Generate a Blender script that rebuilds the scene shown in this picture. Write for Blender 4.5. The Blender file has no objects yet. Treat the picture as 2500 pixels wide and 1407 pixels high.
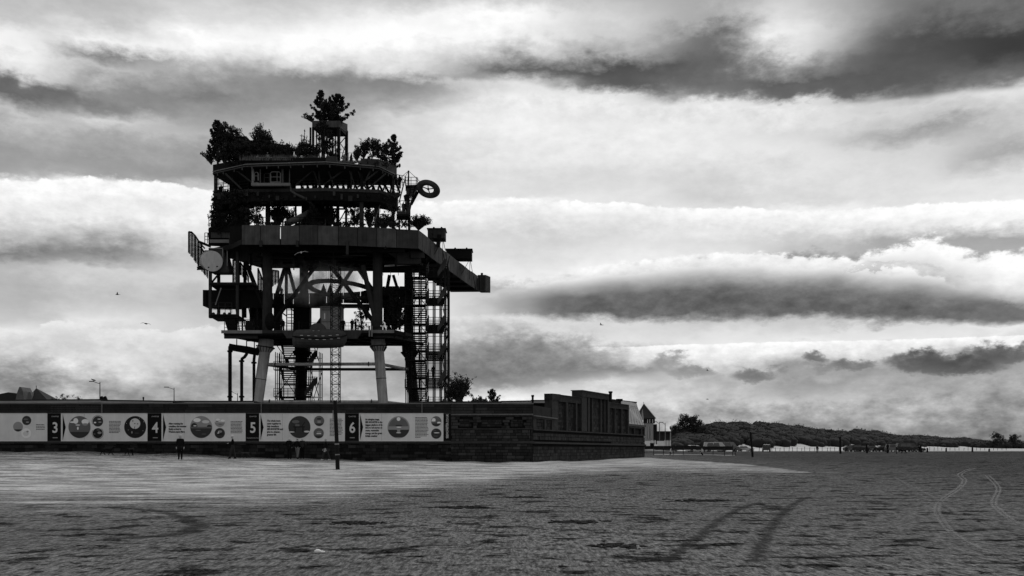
import bpy, bmesh, math, random
from mathutils import Vector, Matrix, Euler
import numpy as np

# ------------------------------------------------------------------ camera
SC = bpy.context.scene
F = 2340.0            # focal length in photo pixels (2500 px wide frame)
HX, HY = 1250.0, 1094.0   # principal column, horizon row
CAMZ = 1.6
cam_d = bpy.data.cameras.new('camera'); cam = bpy.data.objects.new('camera', cam_d)
SC.collection.objects.link(cam); SC.camera = cam
cam.location = (0, 0, CAMZ); cam.rotation_euler = (math.radians(90), 0, 0)
cam_d.sensor_width = 36.0; cam_d.lens = 36.0 * F / 2500.0
cam_d.shift_y = (HY - 703.5) / 2500.0
cam_d.clip_start = 0.1; cam_d.clip_end = 20000

# ------------------------------------------------------------------ world
class X:
    """a socket in a node tree with arithmetic"""
    def __init__(s, t, k): s.t, s.k = t, k
    def op(s, o, b=None, c=None, clamp=False):
        n = s.t.nodes.new('ShaderNodeMath'); n.operation = o; n.use_clamp = clamp
        for i, v in enumerate((s, b, c)):
            if v is None: continue
            if isinstance(v, X): s.t.links.new(v.k, n.inputs[i])
            else: n.inputs[i].default_value = v
        return X(s.t, n.outputs[0])
    def __add__(s, b): return s.op('ADD', b)
    def __radd__(s, b): return s.op('ADD', b)
    def __sub__(s, b): return s.op('SUBTRACT', b)
    def __rsub__(s, b): return X.const(s.t, b).op('SUBTRACT', s)
    def __mul__(s, b): return s.op('MULTIPLY', b)
    def __rmul__(s, b): return s.op('MULTIPLY', b)
    def __truediv__(s, b): return s.op('DIVIDE', b)
    def clamp(s): return s.op('ADD', 0.0, clamp=True)
    def smooth(s, a, b, lo=0.0, hi=1.0):
        n = s.t.nodes.new('ShaderNodeMapRange'); n.interpolation_type = 'SMOOTHSTEP'
        s.t.links.new(s.k, n.inputs[0])
        for i, v in zip((1, 2, 3, 4), (a, b, lo, hi)): n.inputs[i].default_value = v
        return X(s.t, n.outputs[0])
    def ramp(s, stops, interp='LINEAR'):
        n = s.t.nodes.new('ShaderNodeValToRGB'); cr = n.color_ramp; cr.interpolation = interp
        while len(cr.elements) > 1: cr.elements.remove(cr.elements[-1])
        first = True
        for p, v in stops:
            if not isinstance(v, (tuple, list)): v = (v, v, v)
            e = cr.elements[0] if first else cr.elements.new(p)
            e.position = p; e.color = (v[0], v[1], v[2], v[3] if len(v) > 3 else 1.0); first = False
        s.t.links.new(s.k, n.inputs[0])
        return n
    @staticmethod
    def const(t, v):
        n = t.nodes.new('ShaderNodeValue'); n.outputs[0].default_value = v; return X(t, n.outputs[0])

def mixx(t, a, b, f):
    return a + (b - a) * f

def noise(t, vec, scale, detail=4.0, rough=0.55, dist=0.0, dims='3D'):
    n = t.nodes.new('ShaderNodeTexNoise'); n.noise_dimensions = dims
    n.inputs['Scale'].default_value = scale; n.inputs['Detail'].default_value = detail
    n.inputs['Roughness'].default_value = rough; n.inputs['Distortion'].default_value = dist
    t.links.new(vec, n.inputs['Vector'])
    return X(t, n.outputs['Fac'])

def combine(t, a, b, c):
    n = t.nodes.new('ShaderNodeCombineXYZ')
    for i, v in enumerate((a, b, c)):
        if isinstance(v, X): t.links.new(v.k, n.inputs[i])
        else: n.inputs[i].default_value = v
    return n.outputs[0]

SUN_AZ, SUN_EL = math.radians(32), math.radians(48)   # behind the platform, to the right

def azel(px, py):
    dx, dz = (px - HX) / F, (HY - py) / F
    az = math.degrees(math.atan(dx)); el = math.degrees(math.atan(dz / math.hypot(1, dx)))
    return az, el

def make_world():
    w = bpy.data.worlds.new('World'); SC.world = w; w.use_nodes = True
    t = w.node_tree; t.nodes.clear()
    tc = t.nodes.new('ShaderNodeTexCoord')
    sep = t.nodes.new('ShaderNodeSeparateXYZ'); t.links.new(tc.outputs['Generated'], sep.inputs[0])
    dx, dy, dz = (X(t, sep.outputs[i]) for i in range(3))
    az = dx.op('ARCTAN2', dy) * (180 / math.pi)
    el = dz.op('ARCSINE') * (180 / math.pi)
    # cloud noise lives on a flattened dome, so that the banks lie in long horizontal rolls
    vec = combine(t, az * 0.10, el * 0.26, 3.7)
    n1 = noise(t, vec, 1.1, 4, 0.55)
    n2 = noise(t, combine(t, az * 0.10, el * 0.30, 9.1), 1.0, 5, 0.6)
    n3 = noise(t, combine(t, az * 0.35, el * 0.75, 1.3), 1.0, 6, 0.62)
    n4 = noise(t, combine(t, az * 0.9, el * 1.6, 5.3), 1.0, 5, 0.62)
    n5 = noise(t, combine(t, az * 1.5, el * 2.3, 7.7), 1.0, 6, 0.62)
    PX = math.degrees(1 / F)                     # one photo pixel in degrees
    waz = az + (n2 - 0.5) * 5.0 + (n3 - 0.5) * 2.4 + (n5 - 0.5) * 1.3
    wel = el + (n1 - 0.5) * 2.2 + (n3 - 0.5) * 1.7 + (n4 - 0.5) * 0.9 + (n5 - 0.5) * 0.55
    U = (waz * (1 / 70.0) + 0.5).clamp()          # azimuth -35..35 deg
    E = (wel * (1 / 30.0)).clamp()
    def u_of(px): return azel(px, HY)[0] / 70 + .5
    cols = {
     36:  [(40,.74),(80,.9),(120,.93),(160,.85),(195,.42),(235,.42),(280,.76),(330,.64),(380,.58),(425,.62),(450,.92),(520,.9),(580,.7),(620,.48),(655,.68),(730,.7),(780,.75),(830,.88),(880,.72),(930,.52),(1000,.52),(1090,.5)],
     250: [(40,.76),(80,.93),(105,.8),(130,.52),(160,.72),(200,.55),(240,.5),(280,.8),(330,.64),(380,.58),(425,.62),(450,.93),(530,.9),(580,.7),(620,.5),(660,.78),(730,.74),(780,.86),(830,.78),(880,.82),(930,.72),(980,.58),(1090,.5)],
     480: [(40,.82),(80,.96),(120,.9),(160,.74),(200,.58),(240,.5),(280,.62),(330,.7),(380,.6),(430,.58),(480,.86),(530,.93),(580,.84),(630,.74),(680,.78),(730,.74),(780,.76),(830,.8),(880,.74),(930,.56),(1090,.52)],
     750: [(40,.86),(80,.96),(120,.9),(160,.76),(200,.5),(240,.52),(280,.62),(330,.7),(380,.72),(430,.7),(480,.8),(530,.86),(580,.8),(680,.82),(780,.82),(830,.72),(880,.7),(980,.66),(1090,.56)],
     1000:[(40,.92),(80,.96),(120,.87),(160,.8),(200,.48),(240,.62),(280,.8),(330,.83),(430,.82),(480,.84),(530,.88),(580,.82),(630,.85),(680,.9),(730,.86),(780,.85),(830,.74),(880,.6),(930,.6),(980,.74),(1090,.6)],
     1250:[(40,.96),(80,.9),(120,.72),(165,.38),(200,.78),(240,.93),(280,.88),(330,.87),(430,.84),(475,.86),(490,.93),(530,.88),(580,.8),(630,.83),(680,.9),(715,.66),(750,.74),(785,.84),(830,.62),(880,.5),(930,.54),(965,.86),(1000,.8),(1090,.6)],
     1500:[(40,.78),(80,.76),(120,.66),(165,.3),(205,.36),(240,.86),(280,.87),(330,.88),(380,.85),(430,.83),(480,.86),(530,.86),(580,.82),(625,.86),(660,.88),(700,.6),(735,.38),(765,.42),(790,.8),(830,.82),(860,.7),(895,.5),(935,.8),(980,.8),(1040,.66),(1090,.6)],
     1750:[(40,.62),(75,.42),(120,.38),(160,.38),(200,.38),(235,.46),(265,.88),(330,.87),(380,.86),(430,.82),(480,.8),(515,.92),(545,.85),(590,.82),(625,.88),(660,.58),(700,.34),(755,.34),(785,.72),(820,.84),(850,.9),(880,.8),(930,.66),(980,.72),(1040,.6),(1090,.58)],
     1930:[(40,.8),(80,.88),(130,.82),(165,.55),(205,.33),(240,.4),(265,.86),(330,.8),(380,.86),(430,.84),(490,.82),(515,.93),(545,.88),(580,.78),(620,.74),(655,.42),(700,.32),(755,.32),(785,.72),(840,.88),(870,.76),(910,.6),(950,.62),(980,.72),(1040,.58),(1090,.56)],
     2230:[(40,.42),(80,.3),(120,.29),(160,.32),(200,.35),(235,.5),(265,.76),(300,.74),(330,.62),(370,.8),(430,.82),(485,.84),(515,.92),(550,.86),(590,.62),(640,.6),(680,.36),(720,.32),(765,.38),(795,.82),(835,.88),(870,.68),(900,.56),(940,.62),(980,.66),(1040,.54),(1090,.52)],
     2468:[(40,.36),(80,.2),(120,.2),(160,.34),(195,.44),(230,.78),(280,.74),(330,.7),(380,.62),(430,.82),(485,.9),(530,.94),(580,.6),(620,.64),(660,.68),(700,.5),(740,.36),(775,.52),(800,.86),(835,.82),(870,.58),(900,.62),(980,.6),(1060,.48),(1090,.48)],
    }
    keys = sorted(cols); outs = []
    for px in keys:
        st = sorted(((azel(px, py)[1]) / 30.0, v) for py, v in cols[px])
        st.append((0.86, 0.62)); st.append((0.97, 0.7))     # overhead: even cloud cover
        r = E.ramp([s for s in st if s[0] > -0.01][:32], 'LINEAR')
        outs.append(X(t, r.outputs[0]))
    acc = outs[0]
    for i in range(1, len(keys)):
        f = U.smooth(u_of(keys[i - 1]), u_of(keys[i])) if False else None
        n = t.nodes.new('ShaderNodeMapRange'); n.clamp = True; n.interpolation_type = 'SMOOTHSTEP'
        t.links.new(U.k, n.inputs[0]); n.inputs[1].default_value = u_of(keys[i - 1]); n.inputs[2].default_value = u_of(keys[i])
        acc = mixx(t, acc, outs[i], X(t, n.outputs[0]))
    low = el.smooth(7.5, 1.5)
    acc = acc + (n2 - 0.5) * 0.16 + (n3 - 0.5) * 0.12 + low * ((n3 - 0.48) * 0.42 + (n4 - 0.5) * 0.28)
    # cloud banks with a lit, ragged upper edge that thin out downwards
    def bank(stops, prof, amp, soft=4.0, fine=1.0):
        rs = [(u_of(px), (azel(px, py)[1] / 30.0, th / 150.0, op)) for px, py, th, op in stops]
        u2 = ((az + (n3 - 0.5) * 1.2) * (1 / 70.0) + 0.5).clamp()
        r = u2.ramp(rs, 'B_SPLINE' if False else 'EASE')
        sp = t.nodes.new('ShaderNodeSeparateColor'); t.links.new(r.outputs[0], sp.inputs[0])
        top, th, op = (X(t, sp.outputs[i]) for i in range(3))
        edge = top * 30.0 + (n3 - 0.52) * (amp * PX) + (n4 - 0.5) * (amp * 0.8 * fine * PX) + (n5 - 0.5) * (amp * 0.7 * fine * PX)
        d = (edge - el) / (th * (150.0 * PX) * ((n3 - 0.5) * 0.7 + (n4 - 0.5) * 0.3 + 1.0))
        pr = d.clamp().ramp(prof, 'LINEAR')
        a = X(t, pr.outputs[1]) * op * (edge - el).smooth(0.0, soft * PX)
        return X(t, pr.outputs[0]), a
    def lay(acc, b):
        col, a = b
        return mixx(t, acc, col + (n4 - 0.5) * 0.16 + (n3 - 0.5) * 0.2 + (n5 - 0.5) * 0.14, a)
    def C(v, a): return (v, v, v, a)
    # lit top below the big dark bank, upper right
    acc = lay(acc, bank([(900,180,40,0),(1230,188,70,.7),(1420,222,70,.8),(1600,250,60,.8),(1760,243,60,.8),(1950,256,60,.8),(2130,240,60,.7),(2300,222,60,.6),(2468,208,60,.7)],
               [(0,C(.9,1)),(.4,C(.86,.7)),(1,C(.85,0))], 16, 14))
    # the long white bank across the middle
    acc = lay(acc, bank([(-200,436,90,1),(36,434,95,1),(250,431,100,1),(400,438,100,1),(520,462,90,.9),(800,488,80,.7),(1050,490,70,.8),(1250,480,70,.9),(1500,494,60,.9),(1750,506,55,.9),(2000,508,60,.9),(2200,500,70,.9),(2468,484,80,.95),(2700,480,80,1)],
               [(0,C(.96,1)),(.35,C(.93,.85)),(.7,C(.86,.4)),(1,C(.8,0))], 26, 7))
    # dark bank, right: pale top, dark belly, flat base
    acc = lay(acc, bank([(1080,745,30,0),(1180,712,60,.12),(1270,686,90,.45),(1380,662,118,.85),(1500,642,140,1),(1700,618,165,1),(1850,612,170,1),(2000,622,158,1),(2200,640,140,1),(2468,690,92,.8),(2700,700,80,.8)],
               [(0,C(.93,1)),(.2,C(.86,1)),(.36,C(.62,1)),(.52,C(.42,1)),(.7,C(.36,1)),(.84,C(.37,.95)),(1,C(.6,0))], 30, 10))
    # bright cumulus on the far right
    acc = lay(acc, bank([(2030,640,12,0),(2080,634,24,.8),(2130,606,42,1),(2200,590,62,1),(2270,566,92,1),(2330,592,95,1),(2400,604,105,1),(2468,604,130,1),(2700,610,130,1)],
               [(0,C(.97,1)),(.4,C(.93,1)),(.7,C(.84,.95)),(.9,C(.7,.6)),(1,C(.6,0))], 60, 20, 1.0))
    # low bank left
    acc = lay(acc, bank([(-200,790,70,.8),(36,796,80,.9),(150,776,80,.9),(250,792,70,.8),(400,802,80,.8),(560,792,80,.6),(760,800,50,0)],
               [(0,C(.9,1)),(.4,C(.82,.8)),(1,C(.7,0))], 34, 8))
    # thin white shelf above the right horizon
    acc = lay(acc, bank([(1380,852,10,0),(1480,846,50,.9),(1700,839,55,.9),(2000,832,50,.9),(2250,826,45,.9),(2468,818,40,.8),(2700,814,40,.8)],
               [(0,C(.95,1)),(.5,C(.9,.8)),(1,C(.8,0))], 8, 3))
    # small dark scud clouds
    def scud(px, py, rx, ry, v, k=1.0):
        a0, e0 = azel(px, py)
        x = (az + (n3 - 0.5) * 3.0 - a0) / (rx * PX); y = (el + (n4 - 0.5) * 0.9 + (n5 - 0.5) * 0.8 + (n3 - .5) * 0.9 - e0) / (ry * PX)
        r2 = x * x + y * y
        return X.const(t, v), r2.smooth(1.5, 0.1) * k
    for s in ((1850,914,52,18,.42,.9),(1985,874,30,16,.4,.9),(2085,890,60,14,.42,.9),(2240,880,60,24,.32,1),(2340,894,95,22,.32,1),(2450,862,80,24,.32,1),(1640,880,50,22,.5,.8),(1690,905,60,16,.52,.8),(2010,905,26,11,.5,.7),(1290,880,230,60,.47,.75),(1180,905,130,40,.45,.7)):
        acc = lay(acc, scud(*s))
    acc = ((acc - 0.62) * 1.1 + 0.62 + (n5 - 0.5) * 0.07).op('MINIMUM', 0.99).op('MAXIMUM', 0.14)
    lin = acc.op('POWER', 2.2)
    nish = t.nodes.new('ShaderNodeTexSky'); nish.sky_type = 'NISHITA'; nish.sun_disc = False
    nish.sun_elevation = SUN_EL; nish.sun_rotation = SUN_AZ
    bw = t.nodes.new('ShaderNodeRGBToBW'); t.links.new(nish.outputs[0], bw.inputs[0])
    sky = lin + X(t, bw.outputs[0]) * 0.05 * 0.1
    bg = t.nodes.new('ShaderNodeBackground'); bg.inputs['Strength'].default_value = 1.0
    t.links.new(sky.k, bg.inputs['Color'])
    out = t.nodes.new('ShaderNodeOutputWorld'); t.links.new(bg.outputs[0], out.inputs['Surface'])
make_world()

sun_d = bpy.data.lights.new('sun', 'SUN'); sun = bpy.data.objects.new('sun', sun_d); SC.collection.objects.link(sun)
sun_d.energy = 1.5; sun_d.angle = math.radians(14)
_d = Vector((math.sin(SUN_AZ) * math.cos(SUN_EL), math.cos(SUN_AZ) * math.cos(SUN_EL), math.sin(SUN_EL)))
sun.rotation_euler = _d.to_track_quat('Z', 'Y').to_euler(); sun.location = (60, 60, 90)
vs = SC.view_settings; vs.view_transform = 'Standard'; vs.look = 'None'; vs.exposure = 0.0; vs.gamma = 1.0; vs.use_curve_mapping = False
SC.cycles.use_denoising = True
SC.world.cycles.sampling_method = 'MANUAL'; SC.world.cycles.sample_map_resolution = 256
SC.cycles.max_bounces = 4; SC.cycles.diffuse_bounces = 2; SC.cycles.transparent_max_bounces = 12

# ------------------------------------------------------------------ helpers
RND = random.Random(7)
COL = SC.collection
def P(px, py, Y):
    """a point of the place at depth Y (metres from the camera plane) seen at photo pixel px, py"""
    return Vector(((px - HX) / F * Y, Y, CAMZ + (HY - py) / F * Y))
def xz(px, py, Y): p = P(px, py, Y); return p.x, p.z

def mat(name, base, rough=0.8, amp=0.35, scale=1.5, bump=0.0, bscale=20.0, streak=0.0, spec=0.08, coat=None):
    m = bpy.data.materials.new(name); m.use_nodes = True; t = m.node_tree
    b = t.nodes['Principled BSDF']; b.inputs['Roughness'].default_value = rough
    b.inputs['Specular IOR Level'].default_value = spec
    tc = t.nodes.new('ShaderNodeTexCoord'); v = tc.outputs['Object']
    n = noise(t, v, scale, 5, 0.62)
    c = (n - 0.5) * (2 * amp) + 1.0
    if streak:
        s = t.nodes.new('ShaderNodeSeparateXYZ'); t.links.new(v, s.inputs[0])
        vv = combine(t, X(t, s.outputs[0]) * 4.0, X(t, s.outputs[1]) * 4.0, X(t, s.outputs[2]) * 0.25)
        c = c + (noise(t, vv, 1.0, 4, 0.6) - 0.5) * (2 * streak)
    c = (c * base).op('MAXIMUM', base * 0.15)
    t.links.new(combine(t, c, c, c), b.inputs['Base Color'])
    if bump:
        bp = t.nodes.new('ShaderNodeBump'); bp.inputs['Strength'].default_value = bump; bp.inputs['Distance'].default_value = 0.05
        bn = noise(t, v, bscale, 6, 0.65); t.links.new(bn.k, bp.inputs['Height']); t.links.new(bp.outputs[0], b.inputs['Normal'])
    return m

M = {
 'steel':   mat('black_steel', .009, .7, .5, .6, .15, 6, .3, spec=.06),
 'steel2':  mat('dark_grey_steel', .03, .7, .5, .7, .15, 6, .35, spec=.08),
 'galv':    mat('galvanised_steel', .2, .5, .3, 1.2),
 'edge':    mat('pale_edge_steel', .17, .55, .4, .8, 0, 20, .3),
 'fascia':  mat('weathered_panel', .044, .8, .7, .9, .3, 5, .55, spec=.1),
 'fasciaL': mat('weathered_panel_light', .068, .8, .7, .9, .3, 5, .55, spec=.1),
 'grey':    mat('grey_door_paint', .26, .7, .3, .8, .1, 5, .3, spec=.1),
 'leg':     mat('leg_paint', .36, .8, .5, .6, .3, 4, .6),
 'legdark': mat('leg_paint_shaded', .018, .8, .5, .6, .2, 4, .4, spec=.08),  # leg paint with the rear legs' shade put into its colour
 'disc':    mat('disc_paint', .62, .6, .22, 1.4, .1, 4, .2),
 'boat':    mat('lifeboat_paint', .05, .65, .4, .7, .1, 5, .3, spec=.1),
 'white':   mat('white_paint', .8, .6, .12, 1.0),
 'wood':    mat('dark_timber', .015, .85, .4, 2, .2, 20, .3),
 'stone':   mat('grimy_stone', .036, .9, .75, 1.1, .5, 14, .3),
 'stone2':  mat('grimy_stone_dark', .022, .9, .8, 1.3, .5, 14, .3),
 'stone3':  mat('grimy_stone_pale', .052, .9, .6, 1.3, .5, 14, .3),
 'mortar':  mat('dark_joints', .012, .95, .5, 2, .3, 30, spec=.05),
 'coping':  mat('weathered_coping', .11, .85, .6, .9, .4, 12),
 'copdark': mat('dark_coping', .04, .85, .6, .9, .4, 12),
 'banner':  mat('pale_hoarding', .64, .7, .2, .9, .35, 1.6, .12),
 'bdark':   mat('dark_hoarding', .006, .6, .3, .7),
 'ink':     mat('dark_ink', .02, .7, .2, 1),
 'pale':    mat('pale_ink', .62, .7, .1, 1),
 'g1':      mat('print_grey_dark', .045, .7, .25, 2), 'g2': mat('print_grey_mid', .13, .7, .25, 2), 'g3': mat('print_grey_light', .28, .7, .2, 2), 'g4': mat('print_white', .8, .7, .08, 2),
 'roof':    mat('dark_slate', .028, .7, .4, 2, .3, 12),
 'zinc':    mat('zinc_roof', .32, .5, .2, .8, .1, 4, .2),
 'render':  mat('pale_render', .32, .85, .25, .8, .2, 10, .15),
 'brick':   mat('dark_brick', .034, .9, .75, 2.2, .6, 18, .3),
 'glass':   mat('dark_glass', .02, .12, .2, 1, spec=.5),
 'leafP':   mat('pine_needles', .022, .8, .5, 1.2), 'leafD': mat('leaves_dark', .03, .75, .5, 1.2), 'leafM': mat('leaves_mid', .055, .75, .5, 1.2), 'dry': mat('dry_grass', .10, .85, .5, 1.5),
 'bark':    mat('bark', .035, .9, .4, 3, .3, 20),
 'scrub':   mat('scrub_leaves', .023, .85, .9, .12),
 'rubber':  mat('tyre_rubber', .02, .85, .2, 3), 'carD': mat('car_dark', .02, .3, .1, 1, spec=.5), 'carS': mat('car_silver', .4, .35, .08, 1, spec=.5), 'carW': mat('van_white', .7, .35, .08, 1, spec=.5), 'carM': mat('car_grey', .12, .35, .1, 1, spec=.5),
 'skin':    mat('skin', .35, .6, .1, 4), 'black': mat('black_cloth', .008, .9, .3, 4), 'cloth2': mat('dark_cloth', .03, .9, .3, 4), 'cloth3': mat('grey_cloth', .16, .9, .25, 4), 'cloth4': mat('pale_cloth', .55, .9, .15, 4), 'hair': mat('dark_hair', .02, .7, .3, 5), 'hairW': mat('grey_hair', .4, .8, .15, 5),
 'gull':    mat('white_feathers', .75, .8, .1, 4), 'gullD': mat('dark_feathers', .05, .8, .2, 4),
 'post':    mat('wet_timber_post', .012, .8, .5, 1.2, .3, 16, .3),
 'weed':    mat('dark_seaweed', .015, .8, .5, 5, .3, 20),
}

def tag(o, label=None, cat=None, group=None, kind=None):
    if label: o['label'] = label
    if cat: o['category'] = cat
    if group: o['group'] = group
    if kind: o['kind'] = kind
    return o
def empty(name, loc, label=None, cat=None, group=None, rz=0):
    o = bpy.data.objects.new(name, None); COL.objects.link(o); o.location = loc; o.rotation_euler = (0, 0, rz)
    o.empty_display_size = .3
    bpy_upd(o); return tag(o, label, cat, group)
def bpy_upd(o):
    o.matrix_world = Matrix.Translation(o.location) @ o.rotation_euler.to_matrix().to_4x4() if o.parent is None else o.matrix_world
def link(name, me, parent=None, loc=None):
    o = bpy.data.objects.new(name, me); COL.objects.link(o)
    if loc is not None: o.location = loc
    if parent is not None: o.parent = parent
    return o
def wmat(o):
    """world matrix without waiting for the depsgraph"""
    m = Matrix.LocRotScale(o.location, o.rotation_euler, o.scale)
    return (wmat(o.parent) @ m) if o.parent else m

class MB:
    """collects geometry in WORLD coordinates; build() makes it one mesh whose origin sits at the parent's"""
    def __init__(s): s.v = []; s.f = []; s.mi = []; s.cur = 0
    def add(s, vs, fs):
        b = len(s.v); s.v.extend([tuple(p) for p in vs]); s.f.extend([tuple(i + b for i in f) for f in fs]); s.mi.extend([s.cur] * len(fs)); return s
    def box(s, c, d, rz=0.0, rot=None):
        R = rot.to_matrix() if rot is not None else Matrix.Rotation(rz, 3, 'Z'); c = Vector(c)
        vs = [c + R @ Vector((x * d[0] / 2, y * d[1] / 2, z * d[2] / 2)) for z in (-1, 1) for x, y in ((-1, -1), (1, -1), (1, 1), (-1, 1))]
        return s.add(vs, [(3, 2, 1, 0), (4, 5, 6, 7), (0, 1, 5, 4), (1, 2, 6, 5), (2, 3, 7, 6), (3, 0, 4, 7)])
    def bar(s, p, q, w, h=None):
        p, q = Vector(p), Vector(q); h = w if h is None else h; d = q - p; L = d.length
        if L < 1e-6: return s
        d /= L; up = Vector((0, 0, 1)) if abs(d.z) < .98 else Vector((0, 1, 0))
        sx = d.cross(up).normalized(); sz = sx.cross(d)
        vs = [a + sx * (x * w / 2) + sz * (z * h / 2) for a in (p, q) for x, z in ((-1, -1), (1, -1), (1, 1), (-1, 1))]
        return s.add(vs, [(0, 1, 2, 3), (7, 6, 5, 4), (0, 4, 5, 1), (1, 5, 6, 2), (2, 6, 7, 3), (3, 7, 4, 0)])
    def tube(s, pts, r, n=10, cap=True):
        pts = [Vector(p) for p in pts]; rs = r if isinstance(r, (list, tuple)) else [r] * len(pts)
        base = len(s.v); prev = None
        for i, p in enumerate(pts):
            d = (pts[min(i + 1, len(pts) - 1)] - pts[max(i - 1, 0)])
            d = d.normalized() if d.length > 1e-9 else Vector((0, 0, 1))
            if prev is None:
                up = Vector((0, 0, 1)) if abs(d.z) < .95 else Vector((1, 0, 0)); a = d.cross(up).normalized()
            else:
                a = prev - d * prev.dot(d); a = a.normalized() if a.length > 1e-6 else d.orthogonal().normalized()
            prev = a; b = d.cross(a)
            for k in range(n):
                an = 2 * math.pi * k / n
                s.v.append(tuple(p + (a * math.cos(an) + b * math.sin(an)) * rs[i]))
        nf = 0
        for i in range(len(pts) - 1):
            for k in range(n):
                k2 = (k + 1) % n
                s.f.append((base + i * n + k, base + i * n + k2, base + (i + 1) * n + k2, base + (i + 1) * n + k)); nf += 1
        if cap:
            s.f.append(tuple(base + k for k in range(n))[::-1]); s.f.append(tuple(base + (len(pts) - 1) * n + k for k in range(n))); nf += 2
        s.mi.extend([s.cur] * nf); return s
    def prism(s, poly, z0, z1):
        """plan polygon [(x,y)] between two heights"""
        n = len(poly); z0s = z0 if isinstance(z0, (list, tuple)) else [z0] * n; z1s = z1 if isinstance(z1, (list, tuple)) else [z1] * n
        vs = [(x, y, z0s[i]) for i, (x, y) in enumerate(poly)] + [(x, y, z1s[i]) for i, (x, y) in enumerate(poly)]
        fs = [tuple(range(n))[::-1], tuple(range(n, 2 * n))] + [(i, (i + 1) % n, n + (i + 1) % n, n + i) for i in range(n)]
        return s.add(vs, fs)
    def slab(s, pts, off):
        """a 3-D polygon given thickness by the vector off"""
        n = len(pts); off = Vector(off); vs = [Vector(p) for p in pts] + [Vector(p) + off for p in pts]
        return s.add(vs, [tuple(range(n)), tuple(range(n, 2 * n))[::-1]] + [(i, n + i, n + (i + 1) % n, (i + 1) % n) for i in range(n)])
    def blob(s, c, r, n=8, m=5, jit=0.0, rnd=RND):
        c = Vector(c); r = Vector(r) if not isinstance(r, (int, float)) else Vector((r, r, r)); base = len(s.v)
        s.v.append(tuple(c - Vector((0, 0, r.z))))
        for i in range(1, m):
            th = math.pi * i / m
            for k in range(n):
                ph = 2 * math.pi * k / n; j = 1 + rnd.uniform(-jit, jit)
                s.v.append((c.x + r.x * math.sin(th) * math.cos(ph) * j, c.y + r.y * math.sin(th) * math.sin(ph) * j, c.z - r.z * math.cos(th) * j))
        s.v.append(tuple(c + Vector((0, 0, r.z)))); top = len(s.v) - 1; k0 = len(s.f)
        for k in range(n): s.f.append((base, base + 1 + (k + 1) % n, base + 1 + k))
        for i in range(m - 2):
            for k in range(n):
                a = base + 1 + i * n; b = a + n
                s.f.append((a + k, a + (k + 1) % n, b + (k + 1) % n, b + k))
        a = base + 1 + (m - 2) * n
        for k in range(n): s.f.append((a + k, a + (k + 1) % n, top))
        s.mi.extend([s.cur] * (len(s.f) - k0)); return s
    def build(s, name, m, parent=None, smooth=False, kind=None, mats=None, origin=None):
        me = bpy.data.meshes.new(name)
        if parent is not None: inv = wmat(parent).inverted()
        elif origin is not None: inv = Matrix.Translation(-Vector(origin))
        else: inv = None
        vs = s.v
        if inv is not None:
            A = np.array(vs, dtype=float).reshape(-1, 3); R = np.array(inv.to_3x3()); T = np.array(inv.translation)
            vs = (A @ R.T + T).tolist()
        me.from_pydata(vs, [], s.f); me.update()
        for mm in (mats or [m]): me.materials.append(M[mm] if isinstance(mm, str) else mm)
        if mats: me.polygons.foreach_set('material_index', s.mi)
        if smooth: me.polygons.foreach_set('use_smooth', [True] * len(me.polygons))
        o = link(name, me, parent, origin if (parent is None and origin is not None) else None)
        if kind: o['kind'] = kind
        return o

def copy_tree(o, parent=None):
    c = o.copy(); COL.objects.link(c); c.parent = parent
    for ch in list(o.children): copy_tree(ch, c)
    return c

def railing(pts, h, parent, m='steel2', step=1.2, rails=3, r=.035, name='railing', bars=0):
    b = MB(); pts = [Vector(p) for p in pts]
    for a, c in zip(pts[:-1], pts[1:]):
        n = max(1, round((c - a).length / step))
        for i in range(n + 1):
            q = a.lerp(c, i / n); b.bar(q, q + Vector((0, 0, h)), r * 1.5)
        for k in range(rails):
            z = Vector((0, 0, h * (k + 1) / rails)); b.bar(a + z, c + z, r * 1.3)
        if bars:
            n = max(1, round((c - a).length / bars))
            for i in range(n + 1):
                q = a.lerp(c, i / n); b.bar(q, q + Vector((0, 0, h)), r * .6)
    return b.build(name, m, parent)

# ---- foliage -------------------------------------------------------------
def leaf_cloud(b, centres, radii, n, size, rnd, up=0.0, aspect=1.8, flat=1.0):
    """n small leaf faces round each centre, spread through the clump's volume"""
    g = np.random.default_rng(rnd.randrange(1 << 30)); C = np.array([tuple(c) for c in centres], float); R = np.array(radii, float); k = len(C) * n
    if not k: return
    def unit(v): return v / (np.linalg.norm(v, axis=1, keepdims=True) + 1e-9)
    d = unit(g.normal(size=(k, 3)) * (1, 1, .85)) * (np.repeat(R, n) * g.random(k) ** .45)[:, None]
    p = np.repeat(C, n, 0) + d; a = unit(g.normal(size=(k, 3)) * (1, 1, flat) + (0, 0, up)); e = unit(np.cross(a, g.normal(size=(k, 3)) * (flat, flat, 1))); s = (size * g.uniform(.6, 1.3, k))[:, None]
    Q = np.stack([p - a * s * aspect * .5, p + e * s * .5, p + a * s * aspect * .5, p - e * s * .5], 1).reshape(-1, 3)
    i0 = len(b.v); b.v.extend(map(tuple, Q.tolist())); b.f.extend((i0 + 4 * j, i0 + 4 * j + 1, i0 + 4 * j + 2, i0 + 4 * j + 3) for j in range(k)); b.mi.extend([b.cur] * k)

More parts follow.
